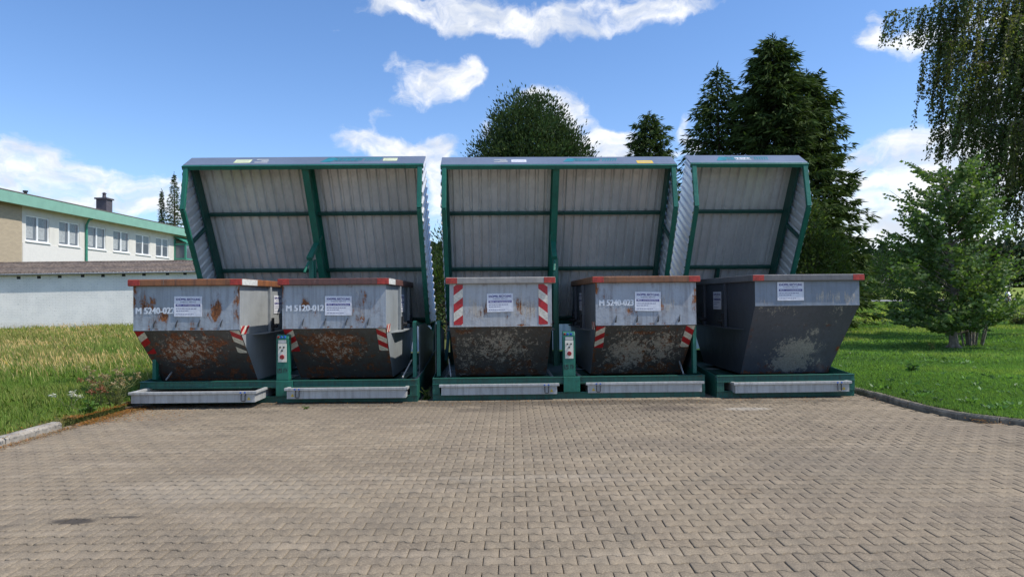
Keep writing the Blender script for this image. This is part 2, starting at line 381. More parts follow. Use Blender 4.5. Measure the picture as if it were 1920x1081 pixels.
def paving():
    """interlocking double-T concrete stones, each a solid with a chamfer, in one surface"""
    px_, py_, A, gap, ch = 0.199, 0.132, 0.0112, 0.0050, 0.0045
    pts = [(0, 1), (.22, 1), (.30, -1), (.70, -1), (.78, 1), (1, 1)]
    top = [(u * px_, py_ + s * A) for u, s in pts]
    ptsb = [(0, -1), (.20, -1), (.28, 1), (.72, 1), (.80, -1), (1, -1)]
    bot = [(u * px_, s * A) for u, s in ptsb]
    poly = np.array(bot + top[::-1]); c0 = np.array([px_ / 2, py_ / 2])
    def inset(d):
        q = poly.copy(); q[:, 0] += np.where(poly[:, 0] < c0[0], d, -d) * (np.abs(poly[:, 0] - c0[0]) > px_ * .45)
        q[:, 1] += np.where(poly[:, 1] < c0[1], d, -d); return q
    r0 = inset(gap / 2 + ch); r1 = inset(gap / 2); n = len(poly)
    ring = np.concatenate([np.c_[r0, np.zeros(n)], np.c_[r1, np.full(n, -ch * .8)], np.c_[r1, np.full(n, -.03)]])
    V = []; nst = 0; tint = []
    y0, y1 = 0.6, 14.6
    for j in range(int((y1 - y0) / py_) + 1):
        y = y0 + j * py_; xa = -6.0 if y < 15 else -6.0
        xb = float(kerb_right(y + .08)) - .03 if y > 7.5 else 9.5
        xl = max(-6.0, -.78 * max(y, 1) - 1.6) if y < 5 else -6.0; xr = min(xb, .78 * y + 1.8)
        if y > 11.4: xl, xr = max(xl, -6.0), min(xr, 5.9)
        off = (j % 2) * px_ / 2
        i0 = int(math.floor((xl - off) / px_)) + (1 if xl <= -5.9 else 0); i1 = int(math.floor((xr - off) / px_))
        for i in range(i0, i1):
            P = ring.copy(); x = i * px_ + off
            tl = rng.normal(0, .006, 2); P[:, 2] += (P[:, 0] - c0[0]) * tl[0] * 2 + (P[:, 1] - c0[1]) * tl[1] * 2 + rng.normal(0, .0012)
            a = rng.normal(0, .006); dx, dy = P[:, 0] - c0[0], P[:, 1] - c0[1]
            P[:, 0] = c0[0] + dx - a * dy + x; P[:, 1] = c0[1] + dy + a * dx + y
            # long shallow settling of the yard
            P[:, 2] += .010 * math.sin(y * 1.1 + .5 * x) * math.sin(x * .6 + 1) + .004 * math.sin(y * 4.2 + .3 * math.sin(x))
            V.append(P); nst += 1; g = rng.normal(1, .06); w = rng.normal(0, .006); tint.append((g * (1 + w), g, g * (1 - w)))
    V = np.concatenate(V); k = 3 * n
    fs = [list(range(n))]
    for rr in (0, 1):
        for a in range(n):
            b2 = (a + 1) % n; fs.append([rr*n + b2, rr*n + a, (rr+1)*n + a, (rr+1)*n + b2])
    lt = np.array([len(f) for f in fs]); li = np.concatenate([np.array(f) for f in fs])
    idx = (li[None, :] + (np.arange(nst) * k)[:, None]).reshape(-1); tot = np.tile(lt, nst)
    st = np.concatenate([[0], np.cumsum(tot)[:-1]])
    me = bpy.data.meshes.new('paving'); me.vertices.add(len(V)); me.vertices.foreach_set('co', V.reshape(-1).astype(np.float32))
    me.loops.add(len(idx)); me.loops.foreach_set('vertex_index', idx.astype(np.int32))
    me.polygons.add(len(tot)); me.polygons.foreach_set('loop_start', st.astype(np.int32)); me.polygons.foreach_set('loop_total', tot.astype(np.int32))
    at = me.attributes.new('tint', 'FLOAT_COLOR', 'POINT'); c = np.ones((nst, k, 4), np.float32); c[:, :, :3] = np.array(tint)[:, None, :]
    at.data.foreach_set('color', c.reshape(-1)); me.update(calc_edges=True); me.validate()
    m, t, b = new_mat('concrete_paver'); o = t.coord(); X, Y, Z = t.sep(o)
    n1 = t.noise(o, .55, 6, .65); n2 = t.noise(o, 3.0, 6, .68); n3 = t.noise(o, 95, 4, .75); n4 = t.noise(t.map(o, (.35, 2.2, 1)), 1.6, 5, .6)
    c = t.mix(t.step(n1, .3, .7), (0.268, 0.214, 0.148), (0.205, 0.165, 0.118))
    c = t.mix(1.0, c, t.attr('tint'), 'MULTIPLY')
    c = t.mix(t.math('MULTIPLY', t.step(t.noise(o, .9, 5, .6, .4), .50, .68), .42), c, (0.165, 0.132, 0.100))
    c = t.mix(t.math('MULTIPLY', t.step(n4, .5, .72), .45), c, (0.35, 0.285, 0.21))          # worn pale bands
    c = t.mix(t.math('MULTIPLY', t.step(n2, .48, .72), .5), c, (0.15, 0.128, 0.098))
    c = t.mix(t.math('MULTIPLY', t.step(n3, .48, .66), .62), c, (0.13, 0.108, 0.085))          # aggregate grain
    c = t.mix(t.math('MULTIPLY', t.step(n3, .5, .34), .45), c, (0.44, 0.355, 0.255))
    # oil and water marks in the places where the photo has them: x, y, rx, ry, amount
    for (cx, cy, rx, ry, am, cc) in ((-.35, 10.25, .62, .28, .62, (.075, .062, .052)), (2.3, 10.2, .66, .26, .66, (.075, .060, .052)), (-2.35, 10.3, .5, .2, .4, (.09, .075, .06)), (-3.3, 5.15, .2, .075, .85, (.045, .04, .036)), (-3.0, 5.25, .16, .03, .7, (.05, .045, .04)),
                                 (-3.75, 4.75, .09, .45, .38, (.07, .06, .052)), (3.45, 10.1, .45, .14, .5, (.46, .42, .36)), (.1, 6.3, 1.3, .10, .20, (.44, .38, .30)), (-2.6, 6.0, 1.2, .5, .20, (.42, .36, .28)), (1.2, 7.6, 1.6, .5, .22, (.13, .11, .09)), (3.6, 6.8, 1.5, .9, .25, (.15, .13, .105)), (-.6, 10.8, 6.5, .30, .75, (.075, .062, .048)), (-1.0, 10.0, 4.6, 1.0, .40, (.19, .155, .115)), (-4.3, 10.2, .9, .25, .3, (.10, .085, .065)), (-.9, 5.2, .3, .5, .18, (.10, .09, .075))):
        v = t.vmath('MULTIPLY', t.vmath('SUBTRACT', t.comb(X, Y, 0.0), (cx, cy, 0)), (1 / rx, 1 / ry, 0))
        g = t.math('POWER', 2.718, t.math('MULTIPLY', t.vmath('DOT_PRODUCT', v, v), -1.0))
        g = t.step(t.math('ADD', g, t.math('MULTIPLY', t.math('SUBTRACT', n2, .5), 1.3)), .25, .75)
        c = t.mix(t.math('MULTIPLY', g, am), c, cc)
    t.put(b.inputs['Base Color'], c); b.inputs['Roughness'].default_value = .92; b.inputs['Specular IOR Level'].default_value = .12
    t.put(b.inputs['Normal'], t.bump(t.math('ADD', n3, t.math('MULTIPLY', n2, .8)), .45, .004))
    me.materials.append(m); ob = bpy.data.objects.new('paving', me); COL.objects.link(ob); ob['kind'] = 'structure'
paving()

# road far beyond the lawn and kerbs
m_asph = simple('asphalt', (0.20, 0.20, 0.20), .85, scale=3)
rd = MB()
for i in range(40):
    x0, x1 = -40 + i * 6, -34 + i * 6
    f = lambda x, y: float(lawn_z(x, y)) + .035
    rd.face([(x0, 63, f(x0, 63)), (x1, 63, f(x1, 63)), (x1, 67, f(x1, 67)), (x0, 67, f(x0, 67))])
o = rd.build('road', m_asph); o['kind'] = 'structure'

m_kerb = simple('kerb_concrete', (0.30, 0.27, 0.225), .9, var=.35, scale=7, bump=.5)
m_kerbd = simple('kerb_concrete_mossy', (0.19, 0.165, 0.125), .95, var=.6, scale=6, bump=.5)
def kerb(name, path, mat, w, h, ln, label_skip=()):
    """kerb stones one by one along a path, outer side to the left of travel"""
    P = [Vector((x, y, 0)) for x, y in path]; mb = MB(); d = []; s = 0
    for i in range(len(P) - 1): d.append((P[i + 1] - P[i]).length)
    tot = sum(d)
    def at(s):
        for i, L in enumerate(d):
            if s <= L or i == len(d) - 1: return P[i].lerp(P[i + 1], min(1, s / L))
            s -= L
    k = 0
    while s + ln * .4 < tot:
        a, b2 = at(s + .006), at(min(tot, s + ln - .006)); tv = (b2 - a).normalized(); nv = Vector((-tv.y, tv.x, 0))
        hh = h + random.gauss(0, .006); sh = nv * random.gauss(0, .006)
        poly = [a + sh + Vector((0, 0, -.06)), a + sh + nv * w + Vector((0, 0, -.06)), a + sh + nv * w + Vector((0, 0, hh)), a + sh + nv * .025 + Vector((0, 0, hh)), a + sh + Vector((0, 0, hh - .03))]
        mb.prism(poly, b2 - a); s += ln; k += 1
    o = mb.build(name, mat, bevel=.006); o['kind'] = 'structure'; return o
kerb('kerb', [(-5.90, -6), (-5.92, 4), (-5.92, 9.35)], m_kerb, .13, .085, 1.0)
kp = [(5.87, 12.2), (5.87, 9.8), (6.0, 9.1), (6.42, 8.6), (6.8, 8.3), (7.45, 8.0), (8.8, 7.75), (11, 7.62), (16, 7.55)]
kerb('kerb', kp, m_kerbd, .14, .07, .5)

# ------------------------------------------------------------------ skip containers
def hazard(name, parent, o, u, v, w, h, n, lean=1, n_str=3.2, miss=(), off=.006, slantl=0.0, slantr=0.0, ph=0.0):
    """strip of red and white diagonals on the plane (o; u,v), normal n; slant shears the strip sideways with v"""
    o, u, v, n = Vector(o), Vector(u), Vector(v), Vector(n); mb = MB(); P = h / n_str
    def pt(a, b): return o + u * (a + (slantl + (slantr - slantl) * a / w) * b) + v * b + n * off
    k = -3; st = P / 2; d = w * .75 * lean
    def clip(poly, lo, hi):
        for sgn, lim in ((1, lo), (-1, -hi)):
            out = []
            for i in range(len(poly)):
                p, q = poly[i], poly[(i + 1) % len(poly)]; fp, fq = sgn * p[1] - lim, sgn * q[1] - lim
                if fp >= 0: out.append(p)
                if fp * fq < 0: s = fp / (fp - fq); out.append((p[0] + (q[0] - p[0]) * s, p[1] + (q[1] - p[1]) * s))
            poly = out
            if not poly: break
        return poly
    i = 0
    for k in range(-3, int(n_str * 2) + 4):
        b0 = k * st + ph; q = clip([(0, b0), (w, b0 + d), (w, b0 + d + st), (0, b0 + st)], 0, h)
        if len(q) >= 3 and k not in miss:
            mb.face([pt(a, b) for a, b in q], k % 2)
    ob = mb.build(name, [M['red'], M['palereflect']], parent)
    return ob

def sign_plate(parent, c, w, h, rot=(R(90), 0, 0), tilt=0.0):
    e = MB(); e.box(-w/2, w/2, -.003, .003, -h/2, h/2)
    s = e.build('sign_plate', M['white'], parent, loc=c, rot=(0, tilt, rot[2]))
    y = -.0045
    text_mesh('KNÜPPEL RECYCLING', .046, M['navy'], 'sign_lettering', s, (0, y, h * .345), bold=.0016, width=w * .86)
    text_mesh('SCHROTT - METALLE', .026, M['greyink'], 'sign_lettering', s, (0, y, h * .215), bold=.0006, width=w * .56)
    b = MB(); b.box(-w * .44, w * .44, -.0045, -.003, h * .005, h * .115); b.build('sign_band', M['navy'], s)
    text_mesh('Misch- und Containerdienst', .026, M['white'], 'sign_lettering', s, (0, -.0055, h * .058), bold=.0006, width=w * .80)
    for (zz, x1, th) in ((-.13, .30, .016), (-.235, .02, .014), (-.40, .20, .012)):
        d = MB(); x = -w * .43
        while x < x1 * w:
            l = random.uniform(.012, .045); d.box(x, min(x + l, x1 * w), -.0042, -.003, h * zz, h * zz + th); x += l + .008
        d.build('sign_small_print', M['greyink'], s)
    return s

def build_skip(X, Y, yaw, label, kz=1.2, top=1.98, sb=.9, L=3.9, wt=.835, wb=.80, zb=.30, mats=None, number=None, sign=(0, 1.57, .436, .32, 0), rimmarks='red', ledge_z=1.085, side_sign=True):
    t = empty('skip_container', (X, Y, 0), yaw); tag(t, label, 'skip', 'waste skips under the raised hoods')
    up, low, side, rimm = mats
    th = .012
    # sheet body: outside and inside skins
    mb = MB()
    def skin(i, flip):
        a, bb = wt - i, wb - i; zz = zb + i
        p = {'ft': (0 + i, top), 'fk': (0 + i, kz), 'fb': (sb + i, zz), 'rb': (L - sb - i, zz), 'rk': (L - i, kz), 'rt': (L - i, top)}
        hw = {'ft': a, 'fk': a, 'fb': bb, 'rb': bb, 'rk': a, 'rt': a}
        P = lambda k, s: (s * hw[k], p[k][0], p[k][1])
        def q(ks, m): 
            f = [P(*k) for k in ks]; mb.face(f[::-1] if flip else f, m)
        q([('ft', -1), ('fk', -1), ('fk', 1), ('ft', 1)], 0); q([('fk', -1), ('fb', -1), ('fb', 1), ('fk', 1)], 1)
        q([('fb', -1), ('rb', -1), ('rb', 1), ('fb', 1)], 1); q([('rb', -1), ('rk', -1), ('rk', 1), ('rb', 1)], 1); q([('rk', -1), ('rt', -1), ('rt', 1), ('rk', 1)], 0)
        q([('ft', 1), ('fk', 1), ('rk', 1), ('rt', 1)], 2); q([('fk', 1), ('fb', 1), ('rb', 1), ('rk', 1)], 2)
        q([('ft', -1), ('rt', -1), ('rk', -1), ('fk', -1)], 2); q([('fk', -1), ('rk', -1), ('rb', -1), ('fb', -1)], 2)
    skin(0, False); skin(.03, True)
    mb.build('body', [up, low, side], t)
    # weld bead / fold along the kink
    w_ = MB(); w_.box(-wt, wt, -.008, .004, kz - .006, kz + .010); w_.build('fold_seam', up, t)
    # rim: hollow section ring
    ro = wt + .06; r = MB(); z0, z1 = top - .085, top + .022
    r.box(-ro, ro, -.06, .02, z0, z1); r.box(-ro, ro, L - .02, L + .06, z0, z1)
    r.box(-ro, -wt + .02, .02, L - .02, z0, z1); r.box(wt - .02, ro, .02, L - .02, z0, z1)
    rim = r.build('rim', rimm, t, bevel=.014)
    if rimmarks:
        for s in (-1, 1):
            mk = MB(); a, c = sorted((s * ro * .995, s * (ro - .19))); mk.box(a, c, -.0635, -.05, z0 + .008, z1 - .006)
            mk.build('red_corner_mark', M['redpaint'], rim, bevel=.004)
        if rimmarks == 'side':
            k2 = MB(); k2.box(ro - .002, ro + .003, -.05, .62, z0 + .008, z1 - .006); k2.build('white_side_mark', M['palepaint'], rim)
    # stiffening ribs, side shelf, hooks
    for s in (-1, 1):
        for yy in (1.35, L - 1.35):
            rb = MB(); a, c = sorted((s * wt, s * (wt + .05))); rb.box(a, c, yy - .04, yy + .04, ledge_z + .02, z0 - .001); rb.build('rib', side, t, bevel=.006)
        lg = MB(); z = ledge_z
        lg.prism([(s * wt * .985, .5, z), (s * (wt + .13), .95, z), (s * (wt + .13), L - .95, z), (s * wt * .985, L - .5, z)], (0, 0, .018)); lg.build('side_shelf', side, t)
        for yy in (1.28, L - 1.28):
            hk = MB(); x = s * (wt + .07)
            hk.bar((x, yy + .09 * (1 if yy < 2 else -1), z + .018), (x, yy + .09 * (1 if yy < 2 else -1), z + .26), .035, .05)
            hk.tube([(s * (wt + .0), yy + (.10 if yy < 2 else -.10), z + .12), (s * (wt + .15), yy + (.10 if yy < 2 else -.10), z + .12)], .034, 10); hk.build('lifting_lug', M['rubber'], t, bevel=.003)
    # small folded hooks on the front panel
    sx_, sz_, sw_, sh_, tl_ = sign
    sign_plate(t, (sx_, -.011, sz_), sw_, sh_, tilt=R(tl_))
    if side_sign:
        for s in (-1, 1):
            sp = sign_plate(t, (s * (wt + .008), 1.83, 1.58), .44, .33, rot=(0, 0, R(90 * s)))
    if number:
        tx, tz, tw = number[1:]
        text_mesh(number[0], .138, M['number'], 'painted_number', t, (tx, -.005, tz), width=tw, copies=6)
    return t

m, t, b = new_mat('white_stencil_worn'); n = t.noise(t.coord(), 26, 5, .7)
t.put(b.inputs['Base Color'], t.mix(t.step(n, .58, .68), (.74, .76, .78), (.26, .27, .29))); b.inputs['Roughness'].default_value = .6
M['number'] = m

BG = (0.36, 0.395, 0.43)     # blue grey skip paint
DG = (0.17, 0.165, 0.16)
LOW = (0.085, 0.080, 0.075)
RUST2 = ((0.10, 0.036, 0.019), (0.30, 0.098, 0.032))
sk = []
mats1 = (steel('skip_paint_one_upper', BG, DG, rust=.0, scratch=-.1, grime=.45, seed=11, patches=((0, 0, 1.215, 1.4, 9, .02, .6, .2), (0, 0, 1.89, 1.4, 9, .04, .35, .1), (-.62, 0, 1.6, .2, 9, .2, .75, .2), (-.36, 0, 1.42, .16, 9, .14, .9, 0), (.45, 0, 1.5, .14, 9, .22, .7, .3), (.80, 0, 1.7, .08, 9, .4, .8, 0), (-.83, 0, 1.7, .05, 9, .5, .8, 0), (-.1, 0, 1.28, .9, 9, .1, .3, 0))),
         steel('skip_paint_one_lower', LOW, (0.06, 0.042, 0.034), rust=.14, scratch=.16, grime=.6, seed=12, patches=((0, .95, .31, 1.4, 9, .045, .75, .2), (0, .02, 1.17, 1.2, 9, .03, .45, .25), (-.80, .5, .7, .05, 9, .6, .6, .1), (.80, .5, .7, .05, 9, .6, .6, .1), (-.12, .35, .84, .46, 9, .28, 1.02, .7), (.3, .3, .95, .3, 9, .14, .85, .3), (-.4, .7, .45, .4, 9, .12, .75, 0), (.4, .8, .42, .4, 9, .1, .7, 0)), rustcol=RUST2),
         steel('skip_paint_one_side', (0.33, 0.345, 0.345), (0.20, 0.20, 0.20), rust=-.08, scratch=-.2, grime=.3, seed=13),
         steel('skip_rim_one', (0.30, 0.115, 0.045), (0.10, 0.045, 0.03), rust=.28, scratch=.22, grime=.75, seed=14, rustcol=((0.15, .045, .018), (.36, .13, .035))))
sk.append(build_skip(-5.15, 10.80, R(1.0), 'rusty grey skip numbered M 5240-022, orange rust rim, beside the grass at the row end', mats=mats1, number=('M 5240-022', -.49, 1.50, .62), sign=(.03, 1.57, .436, .32, .6), rimmarks='side'))
mats2 = (steel('skip_paint_two_upper', BG, DG, rust=-.04, scratch=-.1, grime=.5, seed=21, patches=((0, 0, 1.215, 1.4, 9, .02, .6, .2), (0, 0, 1.89, 1.4, 9, .04, .35, .1), (-.5, 0, 1.58, .1, 9, .1, .8, .1), (-.28, 0, 1.42, .16, 9, .12, .7, .2), (.42, 0, 1.5, .1, 9, .28, .8, .7), (.68, 0, 1.55, .1, 9, .2, .6, 0), (-.83, 0, 1.75, .05, 9, .4, .8, 0))),
         steel('skip_paint_two_lower', LOW, (0.06, 0.046, 0.036), rust=.12, scratch=.15, grime=.6, seed=22, patches=((0, .95, .31, 1.4, 9, .045, .75, .2), (0, .02, 1.17, 1.2, 9, .03, .45, .25), (-.80, .5, .7, .05, 9, .6, .6, .1), (.80, .5, .7, .05, 9, .6, .6, .1), (-.1, .25, .98, .44, 9, .15, 1.05, .6), (0, .45, .76, .44, 9, .18, .9, .6), (-.45, .75, .45, .3, 9, .1, .7, .2), (.5, .75, .5, .25, 9, .12, .6, 0)), rustcol=((0.10, 0.035, 0.016), (0.25, 0.09, 0.03))),
         steel('skip_paint_two_side', (0.30, 0.325, 0.335), (0.19, 0.19, 0.19), rust=-.05, scratch=-.2, grime=.35, seed=23),
         steel('skip_rim_two', (0.15, 0.065, 0.052), (0.06, 0.036, 0.034), rust=.2, scratch=.25, grime=.7, seed=24))
sk.append(build_skip(-2.88, 11.05, R(1.0), 'rusty grey skip numbered M 5120-012 with dark brown rim, second along the row', mats=mats2, number=('M 5120-012', -.47, 1.52, .62), sign=(.07, 1.56, .43, .31, .6), rimmarks='side'))
mats3 = (steel('skip_paint_three_upper', (0.44, 0.45, 0.455), (0.24, 0.22, 0.21), rust=-.05, scratch=.0, grime=.45, seed=31, patches=((0, 0, 1.215, 1.4, 9, .02, .6, .2), (0, 0, 1.89, 1.4, 9, .04, .35, .1), (-.45, 0, 1.46, .2, 9, .16, .62, .9), (.42, 0, 1.46, .2, 9, .18, .75, .9), (.7, 0, 1.5, .1, 9, .2, .5, 0), (-.25, 0, 1.5, .05, 9, .14, .8, 0))),
         steel('skip_paint_three_lower', (0.098, 0.092, 0.086), (0.09, 0.065, 0.045), rust=.14, scratch=.22, grime=.6, seed=32, patches=((0, .95, .31, 1.4, 9, .045, .75, .2), (0, .02, 1.17, 1.2, 9, .03, .45, .25), (-.80, .5, .7, .05, 9, .6, .6, .1), (.80, .5, .7, .05, 9, .6, .6, .1), (0, .3, .85, .5, 9, .3, .45, .75), (-.6, .3, .7, .15, 9, .5, .2, .6), (.4, .7, .5, .3, 9, .16, .7, .4), (-.5, .8, .38, .4, 9, .08, .85, .3), (.5, .85, .38, .4, 9, .08, .8, .3), (-.6, .1, 1.12, .2, 9, .05, .9, 0)), rustcol=((0.075, 0.036, 0.022), (0.20, 0.085, 0.035))),
         steel('skip_paint_three_side', (0.17, 0.18, 0.19), (0.09, 0.09, 0.09), rust=0, scratch=0, grime=.4, seed=33),
         steel('skip_rim_three', (0.34, 0.32, 0.29), (0.2, .18, .16), rust=.04, scratch=.2, grime=.5, seed=34))
sk.append(build_skip(-.187, 11.20, R(1.2), 'grey skip with red and white striped edges on its upper front and pale rim', mats=mats3, sign=(-.01, 1.585, .43, .30, -.8), rimmarks='red', wt=.838, wb=.80))
mats4 = (steel('skip_paint_four_upper', (0.38, 0.41, 0.445), (0.18, 0.165, 0.16), rust=-.04, scratch=-.02, grime=.6, seed=41, patches=((0, 0, 1.215, 1.4, 9, .02, .6, .2), (0, 0, 1.89, 1.4, 9, .04, .35, .1), (-.62, 0, 1.55, .12, 9, .2, .7, .4), (-.3, 0, 1.42, .22, 9, .1, .7, .3), (.38, 0, 1.5, .16, 9, .22, .6, .7), (-.83, 0, 1.85, .06, 9, .15, .9, 0), (.81, 0, 1.7, .05, 9, .4, .8, 0))),
         steel('skip_paint_four_lower', (0.08, 0.077, 0.073), (0.085, 0.06, 0.042), rust=.15, scratch=.20, grime=.6, seed=42, patches=((0, .95, .31, 1.4, 9, .045, .75, .2), (0, .02, 1.17, 1.2, 9, .03, .45, .25), (-.80, .5, .7, .05, 9, .6, .6, .1), (.80, .5, .7, .05, 9, .6, .6, .1), (-.2, .3, .7, .35, 9, .35, .62, .9), (.35, .3, .8, .3, 9, .3, .6, .85), (.1, .4, .65, .2, 9, .25, .8, .3), (0, .1, 1.06, .4, 9, .03, 1.0, .2), (-.5, .8, .42, .3, 9, .1, .8, .2), (.45, .8, .42, .3, 9, .1, .8, .2)), rustcol=((0.085, 0.038, 0.02), (0.22, 0.085, 0.03))),
         steel('skip_paint_four_side', (0.13, 0.145, 0.165), (0.07, 0.065, 0.06), rust=.06, scratch=0, grime=.5, seed=43),
         steel('skip_rim_four', (0.25, 0.105, 0.045), (0.09, 0.05, 0.038), rust=.25, scratch=.25, grime=.8, seed=44))
sk.append(build_skip(2.21, 11.28, R(1.6), 'rusty grey skip numbered M 5240-023 with orange brown rim, fourth along the row', mats=mats4, number=('M 5240-023', -.49, 1.56, .58), sign=(.03, 1.585, .43, .315, 1.0), rimmarks='red'))
mats5 = (steel('skip_paint_five_upper', (0.225, 0.258, 0.30), (0.13, 0.14, 0.15), rust=-.12, scratch=.05, grime=.4, seed=51, patches=((.35, 0, 1.62, .25, 9, .1, 0, .9), (.68, 0, 1.6, .12, 9, .12, .2, .8), (-.75, 0, 1.56, .14, 9, .05, .5, .6))),
         steel('skip_paint_five_lower', (0.092, 0.101, 0.122), (0.06, 0.062, 0.072), rust=-.02, scratch=.20, grime=.45, seed=52, patches=((0, .95, .31, 1.4, 9, .045, .75, .2), (0, .02, 1.17, 1.2, 9, .03, .45, .25), (-.80, .5, .7, .05, 9, .6, .6, .1), (.80, .5, .7, .05, 9, .6, .6, .1), (.08, .5, .74, .27, 9, .17, .1, 1.5), (.05, .8, .50, .32, 9, .14, .45, 1.4), (.25, .2, 1.05, .12, 9, .08, 0, .8), (.55, .1, 1.42, .12, 9, .12, 0, .6), (-.5, .1, 1.45, .3, 9, .07, 0, .6), (-.3, .8, .42, .25, 9, .1, .6, 0), (.6, .8, .42, .25, 9, .1, .6, 0)), scrcol=(.44, .41, .35), rustcol=RUST2),
         steel('skip_paint_five_side', (0.062, 0.070, 0.085), (0.04, 0.042, 0.048), rust=-.1, scratch=-.1, grime=.3, seed=53),
         steel('skip_rim_five', (0.155, 0.15, 0.15), (0.09, .085, .08), rust=0, scratch=.1, grime=.5, seed=54))
sk.append(build_skip(4.80, 11.10, R(1.8), 'dark slate grey skip without number or stripes, grey rim, beside the mown lawn', kz=1.50, mats=mats5, sb=.92, wt=.86, wb=.775, sign=(-.28, 1.73, .435, .30, 0), rimmarks='red'))

# hazard stripes on the skips
def low_strips(s, wt, wb, sb, kz=1.2, zb=.30, h=.54, w=.15, missl=(), missr=()):
    v = Vector((0, sb, zb - kz)).normalized(); n = Vector((0, -(kz - zb), -sb)).normalized(); tp = (wt - wb) / math.hypot(sb, kz - zb)
    hazard('hazard_strip', s, Vector((-wt + .012, 0, kz)) + v * .02, (1, 0, 0), v, w, h, n, lean=-1, n_str=2.1, miss=missl, slantl=tp, slantr=tp)
    hazard('hazard_strip', s, Vector((wt - .012 - w, 0, kz)) + v * .02, (1, 0, 0), v, w, h, n, lean=1, n_str=2.1, miss=missr, slantl=-tp, slantr=-tp)
low_strips(sk[0], .835, .80, .9, missl=(3,), missr=(4, 2)); low_strips(sk[1], .835, .80, .9); low_strips(sk[3], .835, .80, .9)
for s_, x_ in ((-1, -.77), (1, .62)):
    hazard('hazard_strip', sk[2], (x_, 0, 1.225), (1, 0, 0), (0, 0, 1), .15, .66, (0, -1, 0), lean=-s_, n_str=2.3, ph=(-.09 if s_ < 0 else .01))
for i, s_ in ((0, 1), (1, 1), (3, -1)):
    hazard('hazard_strip', sk[i], (s_ * .835, .04, 1.12), (0, 1, 0), (0, 0, 1), .36, .13, (s_, 0, 0), lean=1.0, n_str=.8)

# little folded lugs of the front panels (four in a row, low on the panel)
for i in (0, 1, 3):
    for x_ in (-.52, -.17, .18, .53):
        g = MB(); g.prism([(x_, -.004, 1.24), (x_ + .012, -.045, 1.25), (x_ + .012, -.04, 1.29), (x_ + .03, -.004, 1.36)], (.008, 0, 0)); g.build('tarpaulin_hook', M['rubber'], sk[i])

